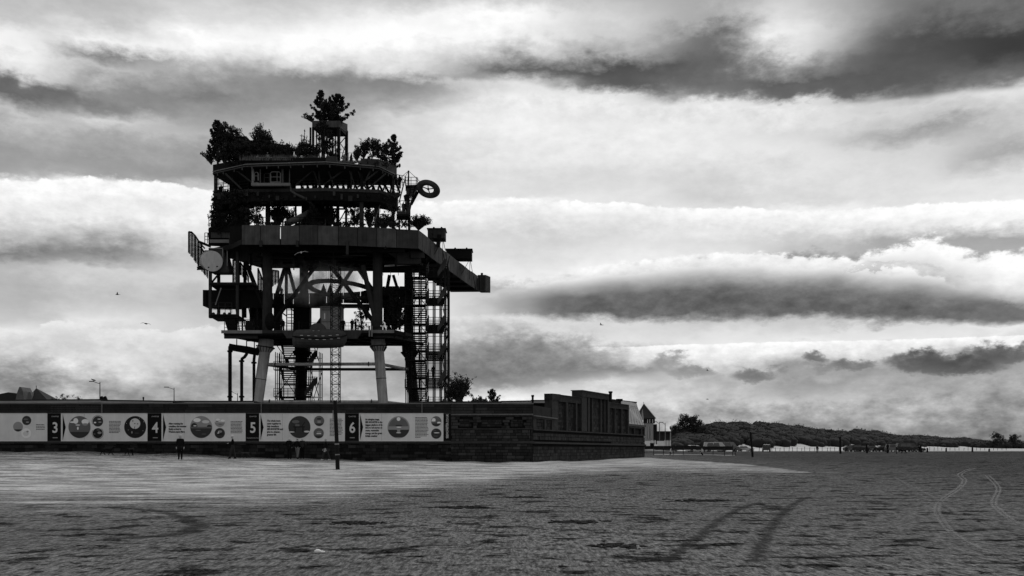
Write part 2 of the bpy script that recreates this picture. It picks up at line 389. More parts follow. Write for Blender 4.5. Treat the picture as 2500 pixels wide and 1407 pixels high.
def tree(name, base, h, w, kind, label, group=None, seed=1, lean=0.0, dens=1.0, mleaf=None, cat='tree'):
    """base: world point; h height, w crown width. kinds: pine, shrub (leafy), twig (sparse upright), broad"""
    rnd = random.Random(seed); root = empty(name, base, label, cat, group); base = Vector(base)
    tb, lb = MB(), MB(); top = base + Vector((lean * h, 0, h))
    if kind == 'pine':
        tb.tube([base, base.lerp(top, .5) + Vector((rnd.uniform(-.03, .03) * h, 0, 0)), top], [h * .028, h * .02, h * .006], 7)
        nw = max(6, int(h * 2.4))
        for i in range(nw):
            f = .06 + .92 * i / (nw - 1); c = base.lerp(top, f)
            prof = (1 - f) ** .75 * (.75 + .5 * rnd.random()) + .10
            for k in range(6):
                a = rnd.uniform(0, 6.28); L = w * .52 * prof * rnd.uniform(.65, 1.15)
                d = Vector((math.cos(a), math.sin(a), rnd.uniform(.25, .8)))
                e = c + d * L
                tb.tube([c, c.lerp(e, .6) - Vector((0, 0, .04 * L)), e], [h * .008, h * .006, h * .003], 4, False)
                k2 = max(2, int(L / (.10 * w)) + 1)
                cs = [c.lerp(e, (j + 1.2) / (k2 + .7)) + Vector((rnd.gauss(0, .05), rnd.gauss(0, .05), rnd.gauss(0, .05))) * L for j in range(k2)]
                cs.append(e + Vector((0, 0, .05 * w)))
                leaf_cloud(lb, cs, [w * .062] * len(cs), int(15 * dens), w * .032, rnd, 1.2, 3.0)
    elif kind == 'twig':
        n = int(16 * dens)
        for i in range(n):
            a = rnd.uniform(0, 6.28); sp = rnd.random() ** .7
            e = base + Vector((math.cos(a) * w * .5 * sp + lean * h, math.sin(a) * w * .5 * sp, h * rnd.uniform(.6, 1.0) * (1 - .35 * sp)))
            mid = base.lerp(e, .5) + Vector((0, 0, .08 * h)) + Vector((rnd.gauss(0, .03), rnd.gauss(0, .03), 0)) * h
            tb.tube([base, mid, e], [.05 * w ** .3, .034, .016], 4, False)
            for j in range(9):
                f = rnd.uniform(.3, 1); c = (base.lerp(mid, f * 2) if f < .5 else mid.lerp(e, f * 2 - 1))
                d = Vector((rnd.gauss(0, .6), rnd.gauss(0, .6), rnd.uniform(.3, 1.2))) * (w * .11)
                tb.tube([c, c + d], [.022, .012], 3, False)
                leaf_cloud(lb, [c + d * .5, c + d], [w * .04] * 2, 2, .06 + w * .016, rnd, 1.0, 2.2)
    else:
        tr = .03 if kind == 'broad' else .02
        fork = base.lerp(top, .32 if kind == 'broad' else .15)
        tb.tube([base, fork], [h * tr, h * tr * .7], 7)
        n = int((26 if kind == 'broad' else 18) * dens)
        for i in range(n):
            a = rnd.uniform(0, 6.28); r = rnd.random() ** .5; zz = rnd.uniform(.25, 1.0) if kind == 'broad' else rnd.uniform(.12, 1.0)
            rr = r * math.sqrt(max(.05, 1 - ((zz - .5) / .55) ** 2)) * w * .5
            e = base + Vector((math.cos(a) * rr + lean * h * zz, math.sin(a) * rr, h * zz))
            tb.tube([fork, fork.lerp(e, .55) + Vector((0, 0, .06 * h)), e], [h * .010, h * .006, h * .003], 4, False)
            cs = [e + Vector((rnd.gauss(0, .07), rnd.gauss(0, .07), rnd.gauss(0, .06))) * w for _ in range(3)]
            leaf_cloud(lb, cs, [w * rnd.uniform(.06, .12) for _ in cs], int(26 * dens), w * (.030 if kind == 'broad' else .035), rnd, .3, 1.7)
    tb.build('trunk', 'bark', root); lb.build('crown', mleaf or ('leafP' if kind == 'pine' else 'leafD'), root)
    return root

# ------------------------------------------------------------------ ground
def sstep(a, b, x):
    t = max(0.0, min(1.0, (x - a) / (b - a))); return t * t * (3 - 2 * t)
def lerp_tab(tab, x):
    if x <= tab[0][0]: return tab[0][1]
    for (a, u), (b, v) in zip(tab[:-1], tab[1:]):
        if x <= b: return u + (v - u) * (x - a) / (b - a)
    return tab[-1][1]
ZW = [(-70, 1.9), (-38.4, 1.41), (-26, 1.12), (-16, .81), (-4.7, .57), (1.6, .45), (15, .5), (26, .3), (60, .1)]
def gz(x, y):
    z = lerp_tab(ZW, x) * sstep(38, 77, y)
    z += (.05 * math.sin(x * .7) + .04 * math.sin(x * 1.9 + 1) + .05 * math.sin(x * .23 + 2)) * sstep(64, 74, y) * (1 - sstep(78, 110, y))
    z += .6 * sstep(105, 230, y) + .5 * sstep(290, 420, y)
    return z
def ground_hit(px, py):
    """where the sight line through a photo pixel meets the sand"""
    y = 8.0
    while y < 3000:
        p = P(px, py, y)
        if p.z <= gz(p.x, y): break
        y *= 1.004
    return Vector((p.x, y, gz(p.x, y)))

def sand_mat():
    m = bpy.data.materials.new('beach_sand'); m.use_nodes = True; t = m.node_tree
    b = t.nodes['Principled BSDF']; b.inputs['Roughness'].default_value = 1.0; b.inputs['Specular IOR Level'].default_value = .0
    g = t.nodes.new('ShaderNodeNewGeometry'); sp = t.nodes.new('ShaderNodeSeparateXYZ'); t.links.new(g.outputs['Position'], sp.inputs[0])
    x, y = X(t, sp.outputs[0]), X(t, sp.outputs[1]); pos = g.outputs['Position']
    u = (x * (1 / 120.0) + .5).clamp()
    def edge(pts):
        st = sorted(((q.x / 120 + .5, q.y / 200) for q in (ground_hit(a, c) for a, c in pts)))
        return X(t, u.ramp(st).outputs[0]) * 200.0
    near = edge([(36, 1228), (300, 1225), (600, 1220), (800, 1214), (1000, 1192), (1250, 1168), (1400, 1155), (1573, 1150), (1800, 1149), (2000, 1150)])
    far = edge([(36, 1116), (300, 1120), (600, 1125), (900, 1128), (1060, 1128), (1180, 1122), (1573, 1117), (1700, 1124), (1800, 1132), (2000, 1150), (2120, 1172), (2468, 1190)])
    wn = noise(t, combine(t, x * .14, y * .24, 0.), 1.0, 6, .65)
    wn2 = noise(t, combine(t, x * .45, y * .8, 4.), 1.0, 5, .65)
    wn3 = noise(t, combine(t, x * .05 + y * .02, y * .10, 7.), 1.0, 4, .6)
    stream = noise(t, combine(t, x * .10 + y * .09, y * .85 - x * .05, 3.), 1.0, 6, .68)   # wind-blown streamers
    w = (wn - .5) * 22.0 + (wn2 - .5) * 12.0 + (wn3 - .5) * 20.0 + (stream - .5) * 34.0
    inside = (y + w - near).smooth(-7.0, 11.0) * (far - y + w * .8).smooth(-6.0, 9.0) * x.smooth(8.0, 26.0, 1.0, .55)
    dry = (inside * (wn2 * .5 + .66) * wn.smooth(.22, .5, .5, 1.0)).clamp()
    # damp sand: trampled, pitted, shade of footprints and ripples painted into its colour; coarser near by, finer far off
    rib = noise(t, combine(t, x * .34, y * .75, 8.), 1.0, 6, .7)
    blot = noise(t, pos, .09, 5, .65)
    damp = noise(t, combine(t, x * .8, y * 1.1, 2.), 1.0, 6, .66)  # trample noise: feeds the painted hollow shade and the bump
    fine = noise(t, combine(t, x * 3.4, y * 3.6, 6.), 1.0, 5, .7)
    pit = noise(t, combine(t, x * 9.0, y * 8.0, 1.), 1.0, 4, .7)
    grain = noise(t, combine(t, x * 11.0, y * 2.0, 5.), 1.0, 4, .8)   # wind ripples
    grit = noise(t, combine(t, x * 26.0, y * 5.0, 1.), 1.0, 3, .8)
    dens = blot.smooth(.36, .6)
    flat = damp.smooth(.44, .54)
    hollow_shade = (damp.smooth(.535, .60) * .8 + fine.smooth(.54, .60) * (dens * .55 + .35) + pit.smooth(.55, .62) * (flat * .45 + .25)).clamp()
    base = mixx(t, X.const(t, .132), X.const(t, .008), hollow_shade) * (blot * 1.5 + .3) * (pit.smooth(.3, .6) * .6 + .66) * (grain.smooth(.34, .66) * 1.1 + .45) * (grit.smooth(.3, .7) * .7 + .65)
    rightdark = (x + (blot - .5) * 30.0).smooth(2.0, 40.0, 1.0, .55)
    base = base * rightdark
    dcol = (rib.smooth(.36, .62) * .40 + .24) * (grain.smooth(.34, .66) * .4 + .8) * (grit.smooth(.3, .7) * .3 + .85) * (stream.smooth(.35, .6) * .45 + .62)
    dcol = mixx(t, dcol, X.const(t, .09), fine.smooth(.54, .62) * .4 + damp.smooth(.55, .62) * .35)  # same hollow shade painted fainter on the dry sand
    # dunes' own pale sand at the foot of the wooded ridge
    pale = ((y + (wn - .5) * 60.0).smooth(235., 300.) * (x - y * .145).smooth(-6., 10.))
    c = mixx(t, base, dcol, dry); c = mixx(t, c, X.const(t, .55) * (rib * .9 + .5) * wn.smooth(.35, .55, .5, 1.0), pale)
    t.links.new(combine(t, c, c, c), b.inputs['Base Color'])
    bp = t.nodes.new('ShaderNodeBump'); bp.inputs['Strength'].default_value = .9; bp.inputs['Distance'].default_value = .2
    h = damp * -.8 + fine * -.5 + pit * -.25 + grain * .1 + rib * .2
    t.links.new(h.k, bp.inputs['Height']); t.links.new(bp.outputs[0], b.inputs['Normal'])
    return m
M['sand'] = sand_mat()

def make_ground():
    xs = [float(i) for i in range(-80, 81)]
    s = 1.0; v = 80.0
    while v < 7000: s *= 1.25; v += s; xs.append(v); xs.insert(0, -v)
    ys = [float(i) for i in range(-20, 151)]; s = 1.0; v = 150.0
    while v < 9000: s *= 1.12; v += s; ys.append(v)
    ys = [-400., -100.] + ys
    vs = [(x, y, gz(x, y)) for y in ys for x in xs]; n = len(xs)
    fs = [(j * n + i, j * n + i + 1, (j + 1) * n + i + 1, (j + 1) * n + i) for j in range(len(ys) - 1) for i in range(n - 1)]
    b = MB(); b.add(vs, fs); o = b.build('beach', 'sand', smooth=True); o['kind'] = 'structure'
make_ground()

# tyre tracks: ribbons of disturbed sand whose broken edges fade into the beach
def rut_mat(name, val, amax):
    m = bpy.data.materials.new(name); m.use_nodes = True; t = m.node_tree; b = t.nodes['Principled BSDF']; b.inputs['Roughness'].default_value = .95; b.inputs['Specular IOR Level'].default_value = .1
    g = t.nodes.new('ShaderNodeNewGeometry'); pos = g.outputs['Position']; at = t.nodes.new('ShaderNodeAttribute'); at.attribute_name = 'across'
    e = X(t, at.outputs['Fac']); n = noise(t, pos, 3.2, 6, .72); n2 = noise(t, pos, 9.0, 4, .7)
    a = (e + (n - .5) * 2.4 + (n2 - .5) * 1.2).smooth(.45, 1.15) * amax
    c = (n2 * 1.2 + .4) * val; t.links.new(combine(t, c, c, c), b.inputs['Base Color']); t.links.new(a.k, b.inputs['Alpha']); return m
M['rutdark'] = rut_mat('rut_damp_sand', .015, .66); M['rutpale'] = rut_mat('rut_pale_sand', .26, .55); M['rutfaint'] = rut_mat('rut_faint_sand', .2, .4)
def track(pix, w, m, name='tyre_track', seed=3):
    pts = [ground_hit(*q) for q in pix]; dense = []
    for i in range(len(pts) - 1):
        p0, p1, p2, p3 = pts[max(i - 1, 0)], pts[i], pts[i + 1], pts[min(i + 2, len(pts) - 1)]; n = max(4, int((p2 - p1).length / .4))
        for k in range(n):
            q = k / n; dense.append(.5 * ((2 * p1) + (p2 - p0) * q + (2 * p0 - 5 * p1 + 4 * p2 - p3) * q * q + (3 * p1 - p0 - 3 * p2 + p3) * q ** 3))
    vs, at = [], []
    for i, a in enumerate(dense):
        d = dense[min(i + 1, len(dense) - 1)] - dense[max(i - 1, 0)]; d.z = 0; sx = Vector((-d.y, d.x, 0)).normalized(); endf = min(1, i / 4, (len(dense) - 1 - i) / 4)
        for f, e in ((-1, 0), (-.5, .7), (0, 1), (.5, .7), (1, 0)): q = a + sx * (f * w * .75); vs.append((q.x, q.y, gz(q.x, q.y) + .012)); at.append(e * endf)
    fs = [(i * 5 + j, i * 5 + j + 1, (i + 1) * 5 + j + 1, (i + 1) * 5 + j) for i in range(len(dense) - 1) for j in range(4)]
    b = MB(); b.add(vs, fs); o = b.build(name, m, smooth=True); o['kind'] = 'stuff'
    o.data.attributes.new('across', 'FLOAT', 'POINT').data.foreach_set('value', at); return o
track([(200, 1236), (360, 1246), (420, 1256), (462, 1270), (486, 1284), (470, 1298), (420, 1308), (350, 1313), (240, 1318), (150, 1326)], .6, 'rutdark')
track([(1600, 1400), (1660, 1345), (1720, 1300), (1770, 1262), (1820, 1238), (1880, 1222)], .3, 'rutdark')
track([(1838, 1400), (1852, 1350), (1880, 1296), (1905, 1262), (1945, 1228), (1990, 1210)], .3, 'rutdark')
for o in (0, 9):
    track([(2440 + o, 1368), (2375 + o, 1338), (2318 + o, 1300), (2288 + o, 1262), (2284 + o, 1238), (2300 + o, 1218), (2335 + o, 1195), (2350 + o, 1174), (2340 + o, 1158), (2375 + o, 1143)], .12, 'rutpale')
    track([(2490 + o, 1290), (2440 + o, 1252), (2422 + o, 1228), (2432 + o, 1190), (2404 + o, 1160)], .12, 'rutpale')
track([(2180, 1165), (2230, 1190), (2290, 1222), (2350, 1262), (2450, 1310)], .2, 'rutfaint')
track([(1500, 1345), (1640, 1290), (1780, 1240), (1870, 1212)], .2, 'rutfaint')

# stranded weed and clods: small dark lumps lying on the sand
def strand_lump(px, py, w, label, seed):
    rnd = random.Random(seed); c = ground_hit(px, py); b = MB()
    for i in range(70):
        q = c + Vector((rnd.gauss(0, w * .30), rnd.gauss(0, w * .22), 0)); q.z = gz(q.x, q.y) + .008
        r = rnd.uniform(.015, .07) * w; b.blob(q, (r * rnd.uniform(.8, 2.4), r, r * rnd.uniform(.25, .6)), 6, 4, .35, rnd)
    o = b.build('seaweed_clump', 'weed', origin=c); o['kind'] = 'stuff'; tag(o, label, 'seaweed', 'seaweed clumps stranded on the damp sand')
strand_lump(1507, 1334, .7, 'largest dark seaweed clump, on damp sand at bottom centre right', 1)
strand_lump(860, 1279, .9, 'dark seaweed clump on the damp sand left of centre', 2)
strand_lump(1115, 1240, 1.0, 'small dark seaweed clump in front of the long wall panel six', 3)
strand_lump(1410, 1276, .9, 'low dark seaweed patch on sand below the stone corner of the wall', 4)
strand_lump(1715, 1223, 1.2, 'low dark seaweed patch on sand in front of the beach fence', 5)
strand_lump(1285, 1215, 1.0, 'small dark seaweed patch nearest the stone wall corner', 6)
sh = MB(); c = ground_hit(776, 1352)
sh.blob(c + Vector((0, 0, .03)), (.055, .04, .035), 8, 5, .1); sh.blob(c + Vector((.06, .01, .02)), (.05, .03, .02), 8, 4, .1)
tag(sh.build('seashell', 'white', origin=c, smooth=True), 'small white shell on the damp sand near the bottom edge', 'shell')

# ------------------------------------------------------------------ sea wall
WY = 74.0
def wz(py, Y=WY): return CAMZ + (HY - py) / F * Y
def wx(px, Y=WY): return (px - HX) / F * Y
XL, XC = -62.0, wx(1300)                # wall runs from beyond the left edge to the corner
QX, QY = 13.7, 37.0                     # the return wall runs back from the corner along this vector
def ret(px):
    q = (px - HX) / F; t = (WY * q - XC) / (QX - QY * q); return t
def RP(t, z, out=0.0):
    """point on the return wall: t along it, z height, out metres towards the beach"""
    L = math.hypot(QX, QY); nx, ny = QY / L, -QX / L
    return Vector((XC + QX * t + nx * out, WY + QY * t + ny * out, z))
def rzp(px, py): return CAMZ + (HY - py) / F * (WY + QY * ret(px))
wall = empty('sea_wall', (-20, WY, .6), 'long dark stone sea wall carrying the printed hoarding along the beach', 'wall')
def wbox(name, x0, x1, z0, z1, out, depth, m, parent=wall):
    b = MB(); b.box(((x0 + x1) / 2, WY - out + depth / 2, (z0 + z1) / 2), (x1 - x0, depth, z1 - z0)); return b.build(name, m, parent)
zt, zh0, zh1, zl = wz(987), wz(1010), wz(1077), wz(1083)
wbox('wall_core', XL, XC - .05, -1.0, zt, -.17, .5, 'mortar')
# coping stones, ledge stones: each its own piece
def run(name, x0, x1, z0, z1, out, depth, m, ln, parent=wall, gap=.015):
    n = max(1, round((x1 - x0) / ln)); L = (x1 - x0) / n; me = None
    for i in range(n):
        c = Vector((x0 + L * (i + .5), WY - out + depth / 2, (z0 + z1) / 2)) + Vector((0, RND.uniform(-.012, .012), RND.uniform(-.008, .008)))
        if me is None:
            b = MB(); b.box((0, 0, 0), (L - gap, depth, z1 - z0)); me = bpy.data.meshes.new(name); me.from_pydata(b.v, [], b.f); me.materials.append(M[m])
        o = bpy.data.objects.new(name, me); COL.objects.link(o); o.parent = parent; o.location = wmat(parent).inverted() @ c
run('coping_stone', XL, XC + .1, zt, zt + .10, .10, .7, 'coping', 2.1)
run('ledge_stone', XL, XC + .14, zl, zh1 - .005, .16, .3, 'copdark', 1.8)
# stonework: joined where it is too dark and small to pick stones apart, single stones by the corner
def stones(x0, x1, z0, z1, course, ln, out, m_list, parent, single=False, seed=1, skip=None, zfun=None, name='stone'):
    rnd = random.Random(seed); b = MB(); z = z0; row = 0
    while z < z1 - .04:
        h = min(course * rnd.uniform(.85, 1.15), z1 - z); x = x0 - (ln * .5 if row % 2 else 0)
        while x < x1:
            L = ln * rnd.uniform(.6, 1.4); a, c = max(x, x0), min(x + L, x1); x += L
            if c - a < .08 or (skip and skip((a + c) / 2, z + h / 2)): continue
            pr = out + rnd.uniform(-.012, .03); mm = rnd.choices(range(len(m_list)), [5, 3, 1][:len(m_list)])[0]
            if single:
                sb = MB(); sb.box(((a + c) / 2, WY - pr + .1, z + h / 2), (c - a - .03, .2, h - .03)); sb.build(name, m_list[mm], parent)
            else:
                b.cur = mm; b.box(((a + c) / 2, WY - pr + .1, z + h / 2), (c - a - .025, .2, h - .025))
        z += h; row += 1
    if not single:
        o = b.build('stonework', None, parent, mats=m_list, kind='stuff')
xs = wx(1101)
stones(XL, xs, -.2, zl, .26, .55, .05, ['stone2', 'mortar', 'stone'], wall, seed=1)
stones(XL, xs, zh1 - .01, zh0 + .02, .3, .7, .0, ['stone2', 'mortar'], wall, seed=8)
stones(XL, xs, zh0 + .03, zt, .23, 1.6, .03, ['stone2', 'stone2', 'stone'], wall, seed=2)
# blocked-up openings on the last stretch
OPEN = [(wx(1119), wx(1153), wz(1043), wz(1019.5)), (wx(1172), wx(1226.5), wz(1043), wz(1020.5)), (wx(1245), wx(1279), wz(1043), wz(1021))]
def in_open(x, z): return any(a - .02 < x < c + .02 and d - .02 < z < e + .02 for a, c, d, e in OPEN)
stones(xs, XC, -.2, zl, .24, .5, .05, ['stone2', 'stone', 'stone3'], wall, True, 3)
stones(xs, XC, zh1 - .01, wz(1049), .21, .48, .04, ['stone', 'stone2', 'stone3'], wall, True, 4)
stones(xs, XC, wz(1046), wz(1014), .21, .46, .04, ['stone', 'stone2', 'stone3'], wall, True, 5, in_open)
for k, (a, c, d, e) in enumerate(OPEN):
    wbox('blocked_opening', a, c, d, e, -.155, .1, 'mortar')
    stones(a + .05, c - .05, d + .03, e - .12, .2, .4, -.09, ['stone2', 'stone'], wall, True, 20 + k)
run('sill_stone', xs, XC + .05, wz(1049) + .0, wz(1046), .1, .3, 'stone', 1.4)
run('string_stone', xs, XC + .06, wz(1014), wz(1010.5), .12, .3, 'coping', 1.5)
stones(xs, XC, wz(1010), zt, .23, 1.8, .03, ['stone', 'stone2'], wall, True, 6)
b = MB(); b.box((wx(1158), WY - .05, (wz(1010) + zt) / 2), (.14, .12, zt - wz(1010))); b.build('downpipe', 'mortar', wall)
for px in (638.5, 1030.5, 250):
    b = MB(); b.box((wx(px), WY - .09, (wz(1010) + zt) / 2 + .05), (.05, .05, zt - wz(1010) + .2)); b.build('downpipe', 'edge', wall)
# pierced screen blocks at the far left
b = MB()
for i in range(34):
    for j in range(4):
        q = Vector((wx(126) + i * .115, WY - .05, wz(1007) + .14 * j + (.03 if i % 2 else 0)))
        b.box(q, (.06, .06, .07), rot=Euler((0, math.radians(35), 0)))
o = b.build('pierced_screen', 'stone3', wall, kind='stuff')

# ------------------------------------------------------------------ printed hoarding
def text_mesh(s, size, bold=0.0, align='LEFT', spacing=1.0):
    cu = bpy.data.curves.new('lettering', 'FONT'); cu.body = s; cu.size = size; cu.offset = bold; cu.align_x = align; cu.space_line = spacing; cu.resolution_u = 3; cu.extrude = .002
    o = bpy.data.objects.new('lettering', cu); COL.objects.link(o)
    me = bpy.data.meshes.new_from_object(o.evaluated_get(bpy.context.evaluated_depsgraph_get()))
    bpy.data.objects.remove(o); bpy.data.curves.remove(cu); return me
def letters(name, s, px, py, size_px, parent, m, bold=.0, align='LEFT', rotz=0, spacing=1.0, squeeze=1.0):
    me = text_mesh(s, size_px * WY / F, bold, align, spacing); me.materials.clear(); me.materials.append(M[m])
    c = P(px, py, WY - .175); R = Matrix.Rotation(math.pi / 2, 4, 'X') @ Matrix.Rotation(rotz, 4, 'Z') @ Matrix.Diagonal((squeeze, 1, 1, 1))
    me.transform(wmat(parent).inverted() @ Matrix.Translation(c) @ R)
    return link(name, me, parent)
HB = WY - .10
def board(x0, x1, label, m, name='hoarding_panel'):
    a, c = wx(x0), wx(x1); root = empty(name, ((a + c) / 2, HB, wz(1077)), label, 'hoarding', 'printed hoarding panels along the sea wall')
    b = MB(); b.box(((a + c) / 2, HB - .03, (zh0 + zh1) / 2), (c - a - .01, .06, zh0 - zh1)); b.build('board', m, root)
    if m == 'banner':
        for f in (.27, .52, .77): b = MB(); b.box((a + (c - a) * f, HB - .0605, (zh0 + zh1) / 2), (.018, .003, zh0 - zh1 - .04)); b.build('seam', 'pale' if f > .5 else 'g3', root)
    for z in (zh0 + .012, zh1 - .012): b = MB(); b.box(((a + c) / 2, HB - .045, z), (c - a - .012, .09, .024)); b.build('trim', 'g2' if m != 'banner' else 'pale', root)
    return root
def disc_pts(px, py, r, n=40, lo=-9, hi=9):
    """circle clipped between rows lo..hi (fractions of r, up positive)"""
    pts = []
    for k in range(n):
        a = 2 * math.pi * k / n; pts.append((px + r * math.cos(a), py - max(lo * r, min(hi * r, r * math.sin(a)))))
    return pts
class Print:
    def __init__(s, parent): s.b = MB(); s.p = parent; s.k = 0; s.mats = ['ink', 'pale', 'g1', 'g2', 'g3', 'g4']
    def poly(s, pix, m):
        s.k += 1; s.b.cur = s.mats.index(m); y = HB - .062 - .0035 * s.k
        s.b.slab([P(px, py, y) for px, py in pix], (0, .003, 0)); return s
    def disc(s, px, py, r, m, lo=-9, hi=9): return s.poly(disc_pts(px, py, r, 36, lo, hi), m)
    def ell(s, px, py, rx, ry, m, n=16): return s.poly([(px + rx * math.cos(6.2832 * k / n), py - ry * math.sin(6.2832 * k / n)) for k in range(n)], m)
    def rect(s, x0, y0, x1, y1, m): return s.poly([(x0, y0), (x1, y0), (x1, y1), (x0, y1)], m)
    def ring(s, px, py, r, w, m, a0=0, a1=360):
        n = 28
        for k in range(n):
            u, v = (math.radians(a0 + (a1 - a0) * q / n) for q in (k, k + 1))
            y = HB - .064; s.b.cur = s.mats.index(m)
            s.b.slab([P(px + rr * math.cos(t), py - rr * math.sin(t), y) for rr, t in ((r, u), (r + w, u), (r + w, v), (r, v))], (0, .003, 0))
        return s
    def done(s, name='picture'): return s.b.build(name, None, s.p, mats=s.mats)
def para(parent, x0, x1, y0, y1, n, last=1.0, seed=1):
    rnd = random.Random(seed); b = MB()
    for i in range(n):
        y = y0 + (y1 - y0) * i / (n - 1); x = x0; xe = x1 - rnd.uniform(0, .14) * (x1 - x0)
        if i == n - 1: xe = x0 + (x1 - x0) * last
        while x < xe - .5:
            L = min(rnd.uniform(2.0, 6.0), xe - x)
            b.slab([P(x, y - .75, HB - .066), P(x + L, y - .75, HB - .066), P(x + L, y + .75, HB - .066), P(x, y + .75, HB - .066)], (0, .003, 0)); x += L + .6
    o = b.build('small_print', 'ink', parent); o['kind'] = 'stuff'
def number_board(x0, x1, num, label, under=None):
    r = board(x0, x1, label, 'bdark'); c = (x0 + x1) / 2
    letters('numeral', num, c, 1056.5, 36, r, 'pale', .022, 'CENTER', squeeze=.86)
    letters('caption', 'CHAPTER', c, 1018.6, 4.2, r, 'g3', .003, 'CENTER')
    if under: letters('caption', under, c, 1071, 3.6, r, 'g3', .002, 'CENTER')
    else:
        b = MB(); b.slab([P(c - 6, 1068, HB - .065), P(c + 6, 1068, HB - .065), P(c + 6, 1070, HB - .065), P(c - 6, 1070, HB - .065)], (0, .003, 0)); b.build('caption', 'g3', r)
    b = MB(); b.slab([P(x1 + .7, 1010.6, HB - .066), P(x1 + 2, 1010.6, HB - .066), P(x1 + 2, 1076.4, HB - .066), P(x1 + .7, 1076.4, HB - .066)], (0, .003, 0)); b.build('stripe', 'pale', r)
    b = MB(); b.slab([P(x1 + 2, 1011, HB - .0665), P(x1 + 9.5, 1043.5, HB - .0665), P(x1 + 2, 1076, HB - .0665)], (0, .003, 0)); b.build('arrow', 'bdark', r)
    return r
r = board(-60, 118, 'pale hoarding panel left of the numeral three, with two round pictures', 'banner')
Print(r).disc(65, 1027, 11.3, 'g1').ell(63, 1024, 6, 2, 'g2').ell(67, 1031, 4, 1.6, 'g3').done()
Print(r).disc(44, 1042, 12, 'g3').disc(44, 1042, 12, 'g1', -1, -.55).done()
Print(r).disc(64, 1058, 12, 'g4').ell(63, 1059, 7, 6, 'pale').ell(67, 1054, 3, 2, 'g3').done()
para(r, 88, 111, 1037, 1048.5, 4, .9, 2)
number_board(118, 151, '3', 'dark hoarding panel bearing the big pale numeral three')
r = board(151, 362, 'pale hoarding panel between numerals three and four, with a round moon picture', 'banner')
Print(r).disc(194, 1043, 27, 'g2').ell(185, 1028, 6, 7, 'g4').ell(178, 1031, 8, 2, 'g4').ell(208, 1030, 9, 6.5, 'g4').ell(208, 1036.5, 7, 3, 'g3').ell(190, 1038, 6, 1.2, 'g4').ell(190, 1046, 2, 4, 'g4').disc(194, 1043, 26.4, 'g1', -1, -.45).done()
Print(r).disc(239, 1029, 12.8, 'g1').ell(242, 1023.5, 4, 1.1, 'g4').ell(232, 1032, 3, 1.8, 'g4').ell(244, 1031, 4, 1.6, 'g3').ring(239, 1029, 14, .8, 'ink', 40, 210).done()
Print(r).disc(238.5, 1058, 12.4, 'ink').ell(240, 1050, 5, 1.2, 'g2').ell(243, 1057, 5, 3, 'g3').ell(230, 1060, 3, 1, 'g2').ring(238.5, 1058, 13.6, .8, 'ink', 150, 410).done()
para(r, 266, 296, 1029, 1056.5, 9, .8, 3)
p = Print(r).disc(330, 1043, 27, 'bdark' if False else 'ink').disc(329.6, 1034.6, 12.8, 'pale').ell(324, 1028, 2, 2, 'g3').ell(336, 1035, 2, 2, 'g3').ell(329, 1034.5, 1.8, 1, 'ink').poly([(328.8, 1041), (330, 1041), (327.6, 1049), (326.6, 1049)], 'ink').ell(322, 1056, 1.6, 3, 'g3').ell(334, 1058, 6, 2, 'g1')
for q in ((309, 1034), (351, 1030), (349, 1052), (313, 1050), (341, 1021)): p.ell(q[0], q[1], .6, .6, 'g4', 6)
p.done()
number_board(362, 396, '4', 'dark hoarding panel bearing the big pale numeral four')
r = board(396, 601, 'pale hoarding panel with text about roaming the coastline', 'banner')
letters('headline', 'After roaming the\ncoastline, the monster\nfinally arrived in\nWeston-super-Mare', 412, 1036.5, 5.9, r, 'ink', .008, spacing=1.12, squeeze=.80)
Print(r).disc(491, 1043, 27, 'g3').ell(481, 1026, 9, 5, 'g4').ell(502, 1030, 9, 4, 'pale').ell(474, 1041, 8, 8, 'g1').ell(511, 1042, 6, 5, 'g1').disc(491, 1043, 26.6, 'g2', -1, .02).disc(491, 1043, 26.2, 'g1', -1, -.12).ell(484, 1051, 7, 1, 'g2').ell(498, 1060, 6, .9, 'g2').ell(476, 1040, 4, 1.2, 'g4').done()
Print(r).disc(536.5, 1030, 12.8, 'pale').ell(532, 1024.5, 5, 2.4, 'g4').ell(544, 1027, 5, 2.6, 'g4').disc(536.5, 1030, 12.6, 'g3', -1, -.1).ell(530, 1029.4, 4, .8, 'ink').ell(538, 1036, 5, .7, 'g1').done()
Print(r).disc(536.5, 1058, 12.6, 'g1').ell(537, 1054, 5, 3, 'g3').ell(537, 1060, 8, 1.4, 'ink').poly([(530, 1059), (534, 1052), (535, 1059)], 'pale').done()
para(r, 563, 593, 1029.5, 1057, 9, .9, 4)
number_board(601, 634, '5', 'dark hoarding panel bearing the big pale numeral five', 'TRANSFORMATION')
r = board(634, 843, 'pale hoarding panel with text about the whole town coming together', 'banner')
letters('headline', 'The whole town\ncame together to\nhelp transform\nSEE MONSTER and\ngive it a cleaner,\ngreener life', 652, 1029.6, 5.9, r, 'ink', .008, spacing=1.14, squeeze=.82)
Print(r).disc(731, 1043, 27, 'g1').ell(722, 1030, 9, 4, 'g2').rect(716, 1041, 744, 1044, 'ink').rect(719, 1044, 722, 1054, 'ink').rect(738, 1044, 741, 1054, 'ink').rect(721, 1036, 731, 1041, 'g2').poly([(736, 1041), (744, 1030), (745, 1031), (738, 1041)], 'ink').ell(712, 1055, 7, 1.5, 'pale').ell(749, 1054, 7, 2.2, 'pale').disc(731, 1043, 26.5, 'g1', -1, -.62).done()
Print(r).disc(779, 1028, 12.6, 'g2').rect(775, 1027, 783, 1033, 'g3').ell(779, 1023, 6, 2, 'g1').disc(779, 1028, 12.3, 'g1', -1, -.5).done()
Print(r).disc(778, 1058, 12.6, 'g2').ell(779, 1055, 6, 2, 'g3').rect(773, 1058, 784, 1060, 'g4').disc(778, 1058, 12.3, 'g1', -1, -.45).done()
